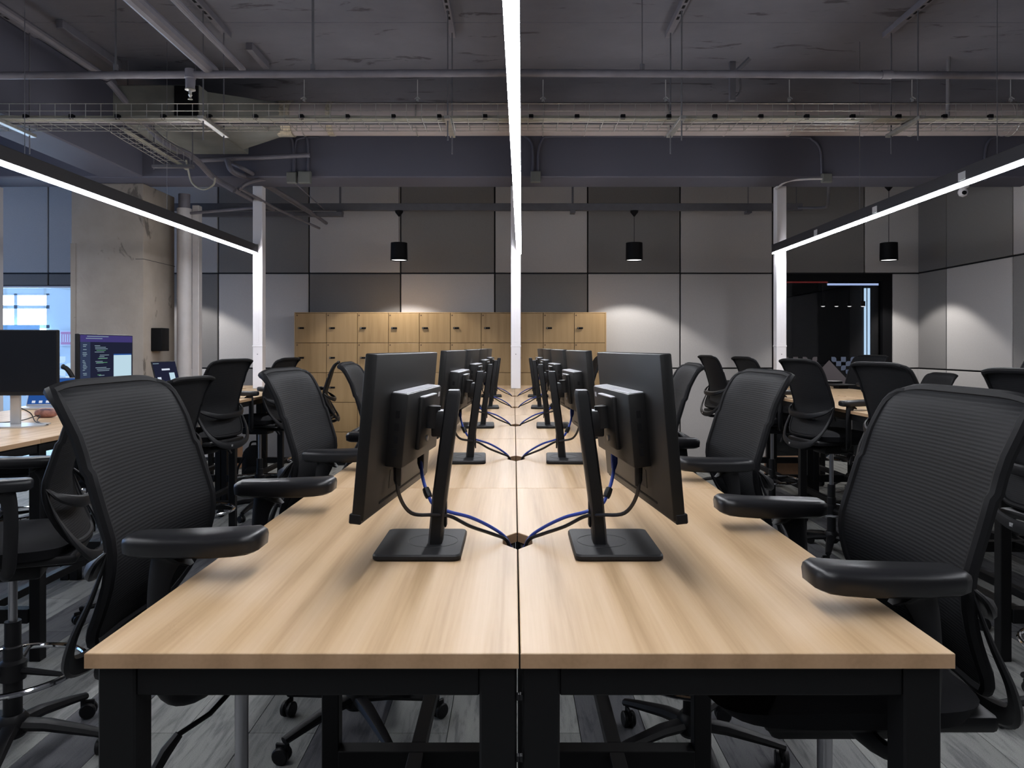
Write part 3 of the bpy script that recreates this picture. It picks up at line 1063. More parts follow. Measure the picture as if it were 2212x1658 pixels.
# conduits and boxes on the beam face
jb_lab = ['left one of the paired grey junction boxes on the beam', 'right one of the paired grey junction boxes on the beam',
          'grey junction box on the beam beside the central lamp', 'grey junction box on the beam above the right post']
for k, (a, b_, c_, d_) in enumerate([(620, 372, 641, 396), (645, 370, 672, 396), (1146, 370, 1168, 394), (1775, 375, 1796, 394)]):
    p0, p1 = PX(a, d_, 7.17), PX(c_, b_, 7.17)
    o = empty('junction_box', ((p0.x + p1.x) / 2, 7.198, p0.z), 0, jb_lab[k], 'box')
    hw = (p1.x - p0.x) / 2
    MB().box(-hw, hw, -.05, 0, 0, p1.z - p0.z, .004, 1).build('body', 'box_grey', o)
    MB().box(-hw + .005, hw - .005, -.056, -.05, .006, p1.z - p0.z - .006, .002, 1).build('lid', 'box_grey', o)
cf = 7.185
pipe('conduit', 'left conduit dropping from the duct to the paired junction boxes', [PX(622, 290, cf), PX(632, 305, cf), PX(634, 340, cf), PX(634, 372, cf)], .012, 'beam_paint', 'pipe', True)
pipe('conduit', 'curved conduit between the paired junction boxes', [PX(690, 296, cf), PX(650, 298, cf), PX(638, 312, cf), PX(637, 372, cf)], .010, 'beam_paint', 'pipe', True)
pipe('conduit', 'right conduit dropping to the paired junction boxes', [PX(657, 288, cf), PX(664, 305, cf), PX(665, 340, cf), PX(665, 370, cf)], .014, 'beam_paint', 'pipe', True)
pipe('conduit', 'left conduit above the junction box by the central lamp', [PX(1128, 290, cf), PX(1146, 305, cf), PX(1151, 330, cf), PX(1151, 370, cf)], .012, 'beam_paint', 'pipe', True)
pipe('conduit', 'long conduit curving from the junction box by the central lamp', [PX(1162, 370, cf), PX(1163, 330, cf), PX(1170, 305, cf), PX(1190, 295, cf), PX(1300, 294, cf), PX(1500, 295, cf), PX(1720, 296, cf), PX(1755, 302, cf), PX(1772, 325, cf), PX(1775, 375, cf)], .012, 'beam_paint', 'pipe', True)
pipe('conduit', 'conduit curving over the beam at the right edge', [PX(2128, 390, cf), PX(2128, 330, cf), PX(2136, 305, cf), PX(2160, 293, cf), PX(2212, 290, cf)], .012, 'beam_paint', 'pipe', True)
pipe('conduit', 'slim pale conduit linking the right post top to its junction box', [PX(1676, 408, 7.57), PX(1700, 392, 7.4), PX(1740, 387, 7.2), PX(1776, 386, 7.16)], .010, 'pipe_white', 'pipe', True)
pipe('conduit', 'elbow conduit behind the right post below the beam', [PX(1790, 396, 7.6), PX(1788, 440, 8.2), PX(1778, 448, 8.5), PX(1725, 449, 8.8)], .016, 'ceiling_dark', 'pipe', True)
pipe('conduit', 'slim wire slanting from the paired boxes to the lamp track', [PX(638, 396, 7.3), PX(700, 452, 8.85)], .006, 'ceiling_pipe', 'cable')
# bracket hanging from slab on the right
o = empty('pipe_clamp', (0, 0, 0), 0, 'dark hanging pipe clamp under the slab right of the lamp', 'bracket')
MB().box(PX(1575, 0, 6.1).x, PX(1588, 0, 6.1).x, 6.08, 6.12, PX(0, 218, 6.1).z, SLAB_Z, .003, 1).build('strap', 'ceiling_dark', o)
MB().tube(smoothpath([PX(1580, 214, 6.1), PX(1595, 205, 6.1), PX(1600, 190, 6.1), PX(1598, 170, 6.1)]), .010, 6).build('hook', 'ceiling_dark', o)
MB().tube([PX(1590, 155, 5.95), PX(1620, 126, 5.9)], .018, 6).build('arm', 'ceiling_dark', o)
for k, (a, b_, c_, d_) in enumerate([(222, 112, 290, 150), (562, 128, 588, 148)]):
    pa, pb = PX(a, b_, 5.9), PX(c_, d_, 6.3)
    x = (pa.x + pb.x) / 2
    MB_ = MB().box(x - .025, x + .025, 5.3 + .4 * k, 6.1, SLAB_Z - .06, SLAB_Z + .0, .003, 1)
    tag(MB_.build('ceiling_channel', 'ceiling_pipe'), ['slotted channel fixed to the slab at upper left', 'short slotted channel on the slab above the plenum'][k], 'bracket')
pipe('ceiling_pipe', 'dark vertical conduit on the slab at upper right', [PX(2085, -5, 5.0), PX(2062, 40, 5.4), PX(2050, 110, 5.95), PX(2047, 250, 6.35)], .016, 'ceiling_dark', 'pipe', True)

# security camera below the beam
p = PX(2080, 404, 7.42)
o = empty('security_camera', p, 0, 'small white security camera under the beam at upper right', 'camera')
MB().lathe([(.0, .03), (.055, .03), (.055, .0), (.035, -.012), (.0, -.012)], seg=20).build('mount', 'white_post', o)
MB().lathe([(.0, -.012), (.030, -.014), (.044, -.035), (.047, -.055), (.035, -.085), (.0, -.10)], seg=20).build('ball', 'white_post', o)
MB().cyl((-.01, -.035, -.06), (-.014, -.052, -.066), .020, seg=14).build('lens', 'shade_black', o)

# drain pipe beside the column and the speaker on it
o = empty('drain_pipe', (-3.555, 8.0, 0), 0, 'white round drain pipe standing beside the concrete column', 'pipe')
MB().cyl((0, 0, 0), (0, 0, 2.95), .075, seg=24).build('tube', 'pipe_white', o)
MB().cyl((0, 0, 2.93), (0, 0, 3.105), .060, seg=20).build('upper_tube', 'ceiling_pipe', o)
for z in (1.98, 2.32, 2.88):
    MB().cyl((0, 0, z), (0, 0, z + .012), .0765, seg=24).build('joint_ring', 'pipe_white', o)
o = MB().box(-3.495, -3.42, 8.05, 8.14, 0, 3.0, .006, 1).build('pipe_casing', 'pipe_white')
tag(o, 'narrow white boxed casing right of the drain pipe', 'casing')
p0, p1 = PX(327, 758, 7.62), PX(357, 708, 7.62)
o = empty('wall_speaker', (-3.72, 7.60, p0.z), 0, 'black box speaker fixed to the side of the concrete column', 'speaker')
MB().box(.0, .115, .0, .16, 0, p1.z - p0.z, .006, 2).build('cabinet', 'shade_black', o)
MB().box(.006, .109, -.004, .0, .008, p1.z - p0.z - .008, .002, 1).build('grille', 'bag_black', o)

# ------------------------------------------------------------------ desks
DH = 1.034           # height of the desktops
TT = 0.021
LEN = 1.2
Y0 = 1.019


def notch_top(side, sharp_outer=True):
    """tabletop outline, local origin at the near inner corner; side -1 goes to -x, +1 to +x"""
    w_ = .5985
    c = LEN / 2
    g = .002
    pts = [(0, g), (0, c - .070), (.030, c - .028), (.030, c + .028), (0, c + .070), (0, LEN - g), (w_, LEN - g), (w_, g)]
    if side > 0:
        pts = pts[::-1]
    return [(p[0] * side, p[1]) for p in pts]


def make_desk(side, far_legs):
    o = empty('desk')
    bm = bmesh.new()
    vs_ = [bm.verts.new((p[0] + .0012 * side, p[1], DH - TT)) for p in notch_top(side)]
    f = bm.faces.new(vs_)
    r = bmesh.ops.extrude_face_region(bm, geom=[f])
    for e in r['geom']:
        if isinstance(e, bmesh.types.BMVert):
            e.co.z = DH
    bmesh.ops.recalc_face_normals(bm, faces=bm.faces[:])
    top_edges = [e for e in bm.edges if all(v.co.z > DH - 1e-5 for v in e.verts)]
    bmesh.ops.bevel(bm, geom=top_edges, offset=.0012, segments=1, affect='EDGES')
    me = bpy.data.meshes.new('tabletop')
    bm.to_mesh(me)
    bm.free()
    me.materials.append(MATS['oak_top'])
    me.materials.append(MATS['oak_edge'])
    for p in me.polygons:
        p.material_index = 0 if p.normal.z > .5 else 1
    link('tabletop', me, o)
    s = side
    zt = DH - TT - .002
    def leg(x0, x1, y):
        MB().box(min(s * x0, s * x1), max(s * x0, s * x1), y, y + .05, 0, zt, .003, 1).build('leg', 'black_steel', o)
    leg(.004, .056, .012)
    leg(.535, .587, .012)
    if far_legs:
        leg(.004, .056, LEN - .062)
        leg(.535, .587, LEN - .062)
    def rail(nm, x0, x1, y0, y1, z0, z1):
        MB().box(min(s * x0, s * x1), max(s * x0, s * x1), y0, y1, z0, z1, .002, 1).build(nm, 'black_steel', o)
    rail('end_rail', .056, .535, .016, .046, zt - .042, zt)
    rail('lower_crossbar', .056, .535, .002, .056, .18, .245)
    ye = LEN - .062 if far_legs else LEN - .001
    rail('side_rail', .538, .584, .062, ye, zt - .042, zt)
    rail('side_rail', .007, .053, .062, ye, zt - .042, zt)
    rail('lower_rail', .278, .322, .056, LEN - .056 if far_legs else LEN - .001, .205, .245)
    if far_legs:
        rail('end_rail', .056, .535, LEN - .046, LEN - .016, zt - .042, zt)
        rail('lower_crossbar', .056, .535, LEN - .056, LEN - .016, .18, .245)
    for k in range(5):
        z = zt - .04 - .085 * k
        MB().box(min(s * .0005, s * .004), max(s * .0005, s * .004), .006, .014, z - .004, z + .004).build('joint_bolt', 'dark_plastic', o)
    return o


ROWX = {'central': .008, 'left': -2.78, 'right': 2.84}
# the desk frames of the side rows look the same; they start further from the camera
proto = {(s, fl): make_desk(s, fl) for s in (-1, 1) for fl in (False, True)}
used = set()
sidew = {-1: 'left', 1: 'right'}
for row, ks in (('central', range(0, 6)), ('left', range(1, 6)), ('right', range(1, 6))):
    ks = list(ks)
    for s in (-1, 1):
        for i, k in enumerate(ks):
            key = (s, k == ks[-1])
            if key in used:
                o = copy_tree(proto[key])
            else:
                o = proto[key]
                used.add(key)
            o.location = (ROWX[row], Y0 + LEN * k, 0)
            where = {0: 'nearest the camera', len(ks) - 1: 'farthest from the camera'}.get(i, ORD[i] + ' from the camera')
            tag(o, 'light oak desk on black legs, %s half of the %s row, %s' % (sidew[s], row, where), 'desk', 'light oak desks of the %s row' % row)

# ------------------------------------------------------------------ monitors of the central row
def make_monitor(s):
    """s=-1 : stands left of the seam and faces left; s=+1 mirrored. Local origin at seam, module start."""
    o = empty('monitor')
    X = lambda x: x * -s          # coordinates below are written for the left one (negative x)
    def bx(mb, x0, x1, y0, y1, z0, z1, bev=0, seg=2, M=None):
        a, b_ = sorted((X(x0), X(x1)))
        return mb.box(a, b_, y0, y1, z0, z1, bev, seg, M)
    z = DH
    # foot
    bm = bmesh.new()
    a, b_ = sorted((X(-.288), X(-.113)))
    pl = []
    rr = .014
    for (cx_, cy_, a0) in ((a + rr, .437 + rr, PI), (b_ - rr, .437 + rr, 1.5 * PI), (b_ - rr, .652 - rr, 0), (a + rr, .652 - rr, .5 * PI)):
        for k in range(5):
            t = a0 + .5 * PI * k / 4
            pl.append((cx_ + rr * math.cos(t), cy_ + rr * math.sin(t)))
    base = MB()
    n = len(pl)
    cxm, cym = (a + b_) / 2, .5445
    ring = lambda sc, zz: [(cxm + (p[0] - cxm) * sc, cym + (p[1] - cym) * sc, zz) for p in pl]
    vs_ = ring(.97, z) + ring(1.0, z + .004) + ring(1.0, z + .010) + ring(.975, z + .0135)
    fs = [tuple(range(n - 1, -1, -1)), tuple(3 * n + i for i in range(n))]
    for q in range(3):
        fs += [(q * n + i, q * n + (i + 1) % n, (q + 1) * n + (i + 1) % n, (q + 1) * n + i) for i in range(n)]
    base.add(vs_, fs)
    b0 = base.build('foot', 'dark_plastic', o)
    MB().torus((X(-.178), .545, z + .0134), .052, .0007, 40, 5).build('swivel_ring', 'black_plastic', b0)
    # pole, leaning back a little
    yaw = Matrix.Rotation(-s * math.radians(6), 4, 'Z')
    pole = MB()
    def sect(cx_, zz, hw, hd):
        return [(X(cx_ + u * hw), .541 + v * hd, zz) for u, v in ((-1, -.7), (-.7, -1), (.7, -1), (1, -.7), (1, .7), (.7, 1), (-.7, 1), (-1, .7))]
    secs = [sect(-.172, z + .013, .0145, .027), sect(-.168, z + .06, .0145, .027), sect(-.163, z + .11, .0150, .027), sect(-.135, z + .322, .0150, .026), sect(-.134, z + .331, .012, .023)]
    vv_ = [p for q in secs for p in q]
    ff_ = []
    for i in range(len(secs) - 1):
        for k in range(8):
            l = (k + 1) % 8
            ff_.append((i * 8 + k, i * 8 + l, (i + 1) * 8 + l, (i + 1) * 8 + k))
    ff_ += [tuple(range(7, -1, -1)), tuple((len(secs) - 1) * 8 + k for k in range(8))]
    pole.add(vv_, ff_)
    po = pole.build('pole', 'black_plastic', o)
    tb = MB()
    tb.prism([(X(-.134 + u * .0115), .541 + v * .022) for u, v in ((-1, -.7), (-.7, -1), (.7, -1), (1, -.7), (1, .7), (.7, 1), (-.7, 1), (-1, .7))], 'Z', z + .3309, z + .3320)
    tb.build('pole_cap', 'lit_top_and_logo', po)
    sl = MB()
    bx(sl, -.1535, -.1490, .528, .554, z + .045, z + .098, .002, 1)
    sl.build('cable_slot', 'shade_black', po)
    # head: built flat facing -x, then tilted and turned
    W2, H = .252, .288
    head = Matrix.Translation((X(-.253), .520, z + .119)) @ Matrix.Rotation(s * math.radians(6.0), 4, 'Z') @ Matrix.Rotation(-s * math.radians(5.0), 4, 'Y')
    def hb(mb, x0, x1, y0, y1, z0, z1, bev=0, seg=2):
        a2, b2 = sorted((X(x0), X(x1)))
        return mb.box(a2, b2, y0, y1, z0, z1, bev, seg, head)
    def hv(x, y, zz):
        return head @ Vector((X(x), y, zz))
    pm = MB()
    hb(pm, -.012, .010, -W2, W2, 0, H + .004, .003, 2)
    pnl = pm.build('screen_panel', 'monitor_back', o)
    hb(MB(), -.0128, -.0118, -W2 + .008, W2 - .008, .020, H - .004).build('screen_glass', 'screen_off', pnl)
    hb(MB(), -.016, .006, -W2 - .001, W2 + .001, -.006, .012, .002, 1).build('chin', 'black_plastic', pnl)
    hb(MB(), .0096, .0106, -.16, .17, .012, .016).build('panel_seam', 'shade_black', pnl)
    bo = hb(MB(), .008, .043, -.140, .170, .078, .219, .004, 2).build('rear_housing', 'monitor_back', o)
    hb(MB(), .0115, .0395, -.135, .165, .2185, .2200, .0005, 1).build('vent_top', 'lit_top_and_logo', bo)
    for k in range(2):
        hb(MB(), .0150, .0360, -.126 + .144 * k, .010 + .144 * k, .2198, .2204).build('vent_grille', 'lit_vent_weave', bo)
    for k in range(4):
        hb(MB(), .022, .030, -.1406, -.1395, .10 + .024 * k, .114 + .024 * k).build('side_port', 'shade_black', bo)
    hb(MB(), .0096, .0106, -.10, -.02, .030, .066).build('rating_label', 'dark_plastic', bo)
    hb(MB(), .0428, .0434, .140, .156, .196, .206).build('logo_tag', 'lit_top_and_logo', bo)
    vo = hb(MB(), .042, .051, -.045, .078, .100, .207, .003, 2).build('mount_plate', 'monitor_back', o)
    sc = MB()
    sc.tube([hv(.051, .016, .118), hv(.0545, .016, .118)], .006, 10)
    sc.build('screw', 'brushed_metal', vo)
    hb(MB(), .044, .0535, -.043, .076, .2055, .2085, .001, 1).build('plate_lip', 'lit_top_and_logo', vo)
    # hinge between plate and pole
    hg = MB()
    hg.box(*sorted((X(-.180), X(-.146))), .520, .566, z + .235, z + .288, .004, 2)
    hgo = hg.build('hinge', 'black_plastic', o)
    h2 = MB()
    h2.tube([hv(.056, .022, .140), hv(.056, .022, .186)], .019, 12)
    h2.build('hinge_barrel', 'black_plastic', hgo)
    h3 = MB()
    a3, b3 = sorted((X(-.178), X(-.148)))
    h3.box(a3, b3, .522, .564, z + .2878, z + .2892, .0005, 1)
    h3.build('hinge_cap', 'lit_top_and_logo', hgo)
    # cables to the desk hole
    m = lambda *pts: [(X(p[0]), p[1], p[2]) for p in pts]
    hole_z = z - .012
    def hp(x, y, zz):
        v = hv(x, y, zz)
        return (X(v.x), v.y, v.z)
    near = hp(.026, -.110, .080)
    fary = hp(.026, .085, .080)
    c1 = [near, (near[0] + .002, near[1], near[2] - .055), (near[0] + .022, near[1] + .03, near[2] - .10), (-.172, .50, z + .078), (-.142, .541, z + .066), (-.10, .56, z + .040), (-.055, .585, z + .018), (-.024, .595, z + .002), (-.014, .600, z - .03)]
    c2 = [fary, (fary[0] + .004, fary[1] - .01, fary[2] - .05), (fary[0] + .020, fary[1] - .035, fary[2] - .09), (-.175, .555, z + .085), (-.142, .545, z + .074), (-.10, .565, z + .058), (-.055, .59, z + .030), (-.026, .605, z + .004), (-.012, .612, z - .03)]
    r_ = .0038
    co1 = MB().tube(m(*smoothpath(c1, 6)), r_, 8).build('power_cable', 'cable_black', o)
    co2 = MB().tube(m(*smoothpath(c2, 6)), r_, 8).build('signal_cable', 'cable_blue', o)
    pg = MB()
    pg.tube([(X(near[0]), near[1], near[2] + .004), (X(near[0]), near[1], near[2] - .030), (X(near[0] + .002), near[1], near[2] - .042)], [.008, .0075, .005], 10)
    pg.build('plug', 'black_plastic', co1)
    pg = MB()
    pg.tube([(X(fary[0]), fary[1], fary[2] + .004), (X(fary[0]), fary[1], fary[2] - .028), (X(fary[0] + .002), fary[1] - .004, fary[2] - .040)], [.008, .0075, .005], 10)
    pg.build('plug', 'cable_blue' if s > 0 else 'black_plastic', co2)
    fp = smoothpath(c2, 6)
    fe = MB().tube(m(fp[10], fp[11], fp[12], fp[13]), [.0075, .0082, .0082, .0075], 10)
    fe.build('ferrite_core', 'black_plastic', co2)
    return o


mon = {s: make_monitor(s) for s in (-1, 1)}
for s in (-1, 1):
    for k in range(5):
        o = mon[s] if k == 0 else copy_tree(mon[s])
        o.location = (ROWX['central'], Y0 + LEN * k + (0, .012, -.01, .008, -.005)[k], 0)
        if k:                                # these are turned a little less, about their pole
            a = -s * math.radians((0, 2.4, 2.0, 2.8, 2.2)[k])
            p_ = Vector((s * .16, .54, 0))
            o.rotation_euler = (0, 0, a)
            o.location += p_ - Matrix.Rotation(a, 3, 'Z') @ p_
        where = 'nearest the camera' if k == 0 else ('farthest from the camera' if k == 4 else ORD[k] + ' from the camera')
        tag(o, 'black monitor seen from behind, %s half of the central desks, %s' % (sidew[s], where), 'monitor', 'black monitors on the central desks')

# ------------------------------------------------------------------ office chairs
def interp(tab, t):
    """smooth curve through a table of (position, value)"""
    n = len(tab)
    if t <= tab[0][0]:
        return tab[0][1]
    for i in range(n - 1):
        if t <= tab[i + 1][0]:
            x0, y0 = tab[i]
            x1, y1 = tab[i + 1]
            h = x1 - x0
            m0 = (y1 - tab[i - 1][1]) / (x1 - tab[i - 1][0]) if i > 0 else (y1 - y0) / h
            m1 = (tab[i + 2][1] - y0) / (tab[i + 2][0] - x0) if i + 2 < n else (y1 - y0) / h
            u = (t - x0) / h
            return (2 * u ** 3 - 3 * u * u + 1) * y0 + (u ** 3 - 2 * u * u + u) * h * m0 + (3 * u * u - 2 * u ** 3) * y1 + (u ** 3 - u * u) * h * m1
    return tab[-1][1]


PROF = [(.845, -.230), (.875, -.214), (.935, -.182), (1.0, -.161), (1.06, -.158), (1.12, -.175), (1.19, -.196), (1.26, -.216), (1.32, -.233), (1.345, -.243), (1.36, -.256), (1.366, -.270)]
HALF = [(.845, .165), (.88, .200), (.95, .224), (1.05, .234), (1.15, .234), (1.25, .231), (1.32, .230), (1.345, .227), (1.36, .219), (1.366, .205)]
# rows follow the arc length of the profile so that the rolled top stays round
ZR = [.845, .865, .89, .92, .95, .98, 1.01, 1.04, 1.07, 1.10, 1.13, 1.16, 1.19, 1.22, 1.25, 1.28, 1.305, 1.325, 1.34, 1.352, 1.361, 1.366]
NU = 16
UPPER = []


def back_point(zr, u, off=0.0):
    hw = interp(HALF, zr)
    x = interp(PROF, zr) + .022 * u * u * min(1, (1.372 - zr) / .10)
    return Vector((x - off, u * hw, zr - .010 * (abs(u) ** 6) * (1 if zr > 1.2 else -1)))


def make_chair():
    o = empty('office_chair')
    # mesh back
    mb = MB()
    vs_, fs = [], []
    for off in (0.0, .010):
        for zr in ZR:
            for i in range(NU + 1):
                vs_.append(back_point(zr, -1 + 2 * i / NU, off))
    nr = len(ZR)
    W_ = NU + 1
    for L_ in range(2):
        for r_ in range(nr - 1):
            for i in range(NU):
                a = L_ * nr * W_ + r_ * W_ + i
                fs.append((a, a + 1, a + W_ + 1, a + W_))
    mb.add(vs_, fs)
    back = mb.build('backrest', 'mesh_fabric', o, smooth=60)
    per = [back_point(zr, -1, .005) for zr in ZR] + [back_point(ZR[-1], -1 + 2 * i / NU, .005) for i in range(1, NU + 1)]
    per += [back_point(zr, 1, .005) for zr in ZR[::-1][1:]] + [back_point(ZR[0], 1 - 2 * i / NU, .005) for i in range(1, NU)]
    MB().tube(per, .0120, 8, closed=True, up=(1, 0, 0)).build('back_frame', 'frame_plastic', back)
    # rear loop and lumbar support
    lp = smoothpath([(-.140, -.240, 1.06), (-.172, -.242, .97), (-.216, -.228, .885), (-.256, -.175, .815), (-.274, -.09, .785), (-.278, 0, .778), (-.274, .09, .785), (-.256, .175, .815), (-.216, .228, .885), (-.172, .242, .97), (-.140, .240, 1.06)], 5)
    n = len(lp)
    rad = [.004 + .021 * math.sin(PI * i / (n - 1)) ** 1.4 for i in range(n)]
    MB().tube(lp, rad, 8, up=(1, 0, 0), flat=.55).build('rear_loop', 'dark_plastic', back)
    lum = smoothpath([(-.140, -.240, 1.060), (-.182, -.224, 1.022), (-.232, -.13, .990), (-.242, 0, .985), (-.232, .13, .990), (-.182, .224, 1.022), (-.140, .240, 1.060)], 5)
    n = len(lum)
    MB().tube(lum, [.004 + .019 * math.sin(PI * i / (n - 1)) ** .7 for i in range(n)], 8, up=(1, 0, 0), flat=.55).build('lumbar_support', 'black_plastic', back)
    lg = MB().box(-.2905, -.288, .045, .062, .776, .790, .0005, 1)
    lg.build('maker_badge', 'silver', back)
    MB().tube(smoothpath([(-.272, 0, .782), (-.245, 0, .764), (-.20, 0, .754), (-.05, 0, .752)], 5), .030, 8, up=(0, 0, 1), flat=.5).build('spine_bracket', 'black_plastic', back)
    # seat
    st = MB()
    bm = bmesh.new()
    bmesh.ops.create_grid(bm, x_segments=14, y_segments=14, size=1.0)
    for v in bm.verts:
        x, y = v.co.x, v.co.y
        # squircle outline
        k = max(abs(x), abs(y))
        l = (abs(x) ** 5 + abs(y) ** 5) ** .2 or 1
        x2, y2 = x * k / l, y * k / l
        rr = k
        zz = .884 - .030 * rr ** 6 - .018 * max(0, x2) ** 3 + .006 * abs(y2) ** 2 - .006
        v.co = Vector((.035 + x2 * (.235 if x2 > 0 else .235), y2 * .248, zz))
    r = bmesh.ops.extrude_face_region(bm, geom=bm.faces[:])
    for e in r['geom']:
        if isinstance(e, bmesh.types.BMVert):
            e.co.z = .818
            e.co.x = .035 + (e.co.x - .035) * .93
            e.co.y *= .93
    st.from_bm(bm)
    st.build('seat', 'seat_fabric', o, smooth=50)
    MB().box(-.225, .18, -.19, .19, .788, .820, .012, 2).build('seat_shell', 'black_plastic', o)
    MB().box(-.10, .13, -.075, .075, .715, .774, .014, 2).build('tilt_mechanism', 'black_plastic', o)
    lv = MB().tube([(.03, -.07, .745), (.02, -.22, .742), (-.02, -.262, .725)], .005, 8)
    lvo = lv.build('lever', 'black_plastic', o)
    MB().tube([(-.02, -.262, .725), (-.038, -.276, .700), (-.052, -.286, .672)], [.008, .011, .010], 8).build('lever_grip', 'black_plastic', lvo)
    # arms
    for s in (-1, 1):
        ar = MB()
        ar.tube(smoothpath([(.0, s * .12, .772), (-.02, s * .22, .775), (-.045, s * .262, .81), (-.052, s * .272, .90), (-.052, s * .272, 1.00), (-.040, s * .270, 1.05), (-.030, s * .270, 1.068)], 4), [.020] * 9 + [.021] * 8 + [.022, .024, .026, .028, .031, .036, .042, .048], 10, up=(0, 1, 0), flat=.55)
        ao = ar.build('arm_post', 'black_plastic', o)
        pd = MB()
        # arm pad outline, slightly curved inwards at the front
        out = []
        for (x, hw) in ((-.112, .022), (-.095, .034), (-.03, .041), (.06, .045), (.105, .0455), (.130, .042), (.141, .026)):
            out.append((x, hw))
        pl = [(x, -hw) for x, hw in out] + [(x, hw) for x, hw in out[::-1]]
        n = len(pl)
        def ring(sc, z):
            return [(.015 + (p[0] - .015) * sc, s * .270 + p[1] * sc * (1 if sc > .97 else .92), z + (.006 * (p[0] / .12) ** 2 if p[0] > 0 else 0)) for p in pl]
        rr = ring(.90, 1.062) + ring(.985, 1.068) + ring(1.0, 1.086) + ring(.985, 1.094) + ring(.93, 1.100)
        fs = [tuple(range(n - 1, -1, -1)), tuple(4 * n + i for i in range(n))]
        for q in range(4):
            fs += [(q * n + i, q * n + (i + 1) % n, (q + 1) * n + (i + 1) % n, (q + 1) * n + i) for i in range(n)]
        pd.add(rr, fs)
        pd.build('arm_pad', 'pad_plastic', o, smooth=50)
    # column, foot ring and star base
    MB().cyl((0, 0, .47), (0, 0, .72), .0145, seg=18).build('gas_spring', 'brushed_metal', o)
    MB().lathe([(.0, .12), (.030, .12), (.030, .40), (.026, .405), (.026, .49), (.0, .49)], seg=20).build('column_sleeve', 'black_plastic', o)
    fr_ = MB().torus((0, 0, .315), .225, .0105, 48, 10).build('foot_ring', 'chrome', o)
    hubm = MB().lathe([(.0, .285), (.042, .285), (.044, .345), (.030, .355), (.0, .355)], seg=18)
    for k in range(3):
        a = 2 * PI * k / 3 + .5
        hubm.tube([(0, 0, .318), (.222 * math.cos(a), .222 * math.sin(a), .315)], [.014, .008], 8)
    hubm.build('ring_hub', 'black_plastic', fr_)
    MB().lathe([(.0, .085), (.040, .085), (.052, .10), (.050, .145), (.036, .165), (.0, .165)], seg=20).build('base_hub', 'black_plastic', o)
    for k in range(5):
        a = 2 * PI * k / 5 + .3
        ca, sa = math.cos(a), math.sin(a)
        R_ = Matrix.Rotation(a, 4, 'Z')
        lm = MB().tube([(.03, 0, .125), (.12, 0, .120), (.25, 0, .096), (.315, 0, .082)], [.030, .028, .022, .018], 8, up=(0, 0, 1), flat=.75).xform(R_)
        lo = lm.build('base_leg', 'black_plastic', o)
        cs = MB()
        Rc = Matrix.Translation((.305 * ca, .305 * sa, 0)) @ Matrix.Rotation(a * 3.1 + k, 4, 'Z')
        for sd in (-1, 1):
            w2 = MB().lathe([(.0, -.009), (.026, -.009), (.030, -.005), (.030, .005), (.026, .009), (.0, .009)], seg=16)
            w2.xform(Rc @ Matrix.Translation((.018, sd * .014, .030)) @ Matrix.Rotation(PI / 2, 4, 'X'))
            cs.add(w2.v, w2.f)
        hd = MB().box(-.010, .040, -.005, .005, .028, .070, .003, 1)
        hd.cyl((0, 0, .05), (0, 0, .085), .008, seg=8)
        hd.xform(Rc)
        cs.add(hd.v, hd.f)
        cs.build('caster', 'black_plastic', lo)
    return o


chair0 = make_chair()
UP = {'backrest', 'seat', 'seat_shell', 'tilt_mechanism', 'lever', 'arm_post', 'arm_pad'}
chair_used = [False]


def chair(x, y, deg, label, group, dz=0.0, recline=0.0):
    if chair_used[0]:
        o = copy_tree(chair0)
    else:
        o = chair0
        chair_used[0] = True
    o.location = (x, y, 0)
    o.rotation_euler = (0, 0, math.radians(deg))
    for ch in o.children:
        nm = ch.name.split('.')[0]
        ch.location.z = dz if nm in UP else 0.0
        if nm == 'backrest':
            ch.location.x = -recline
        if nm == 'gas_spring':
            ch.location.z = dz
    return tag(o, label, 'chair', group)


gL, gR = 'chairs left of the central desks', 'chairs right of the central desks'
chair(-.602, 1.64, 0, 'large black mesh chair left of the central desks, nearest the camera', gL, .012, .022)
chair(-.60, 2.83, -3, 'black mesh chair left of the central desks, second from the camera', gL, 0, .015)
chair(-.63, 4.02, 2, 'black mesh chair left of the central desks, third from the camera', gL)
chair(.614, 1.465, 180, 'large black mesh chair right of the central desks, nearest the camera', gR)
chair(.63, 2.63, 184, 'black mesh chair right of the central desks, second from the camera', gR)
chair(.64, 3.78, 178, 'black mesh chair right of the central desks, third from the camera', gR)
chair(.64, 7.70, 182, 'black mesh chair right of the central desks, farthest from the camera', gR)
g1 = 'chairs on the aisle side of the left desks'
chair(-1.77, 2.62, 202, 'black mesh chair cut by the left picture edge, foot ring in front', g1, -.07)
chair(-1.97, 3.96, 174, 'low black mesh chair behind the near left chair, before the laptop', g1, -.075)
chair(-2.20, 5.20, 167, 'black mesh chair turned with its rear loop showing, left of the left post', g1)
chair(-2.21, 6.45, 174, 'black mesh chair at the left desks, behind the second central chair', g1, -.01)
chair(-2.08, 7.60, 191, 'black mesh chair at the far end of the left desks, before the lockers', g1, -.06)
g2 = 'chairs on the far side of the left desks'
chair(-3.43, 6.17, 30, 'black mesh chair seen past the code monitor, far side of left desks', g2, -.06)
chair(-3.46, 5.05, 20, 'low black mesh chair behind the large dark monitor on the left', g2, -.19)
g3 = 'chairs on the aisle side of the right desks'
chair(2.235, 7.62, 6, 'black mesh chair at the right desks, farthest on the aisle side', g3)
chair(2.235, 6.42, 5, 'black mesh chair at the right desks, second farthest on the aisle side', g3)
chair(2.235, 5.22, 10, 'black mesh chair at the right desks turned to show its rear loop', g3)
chair(2.21, 4.02, 9, 'black mesh chair behind the near right chair, before the dark glass', g3)
chair(2.18, 2.80, 8, 'black mesh chair cut by the right picture edge', g3)
g4 = 'chairs on the wall side of the right desks'
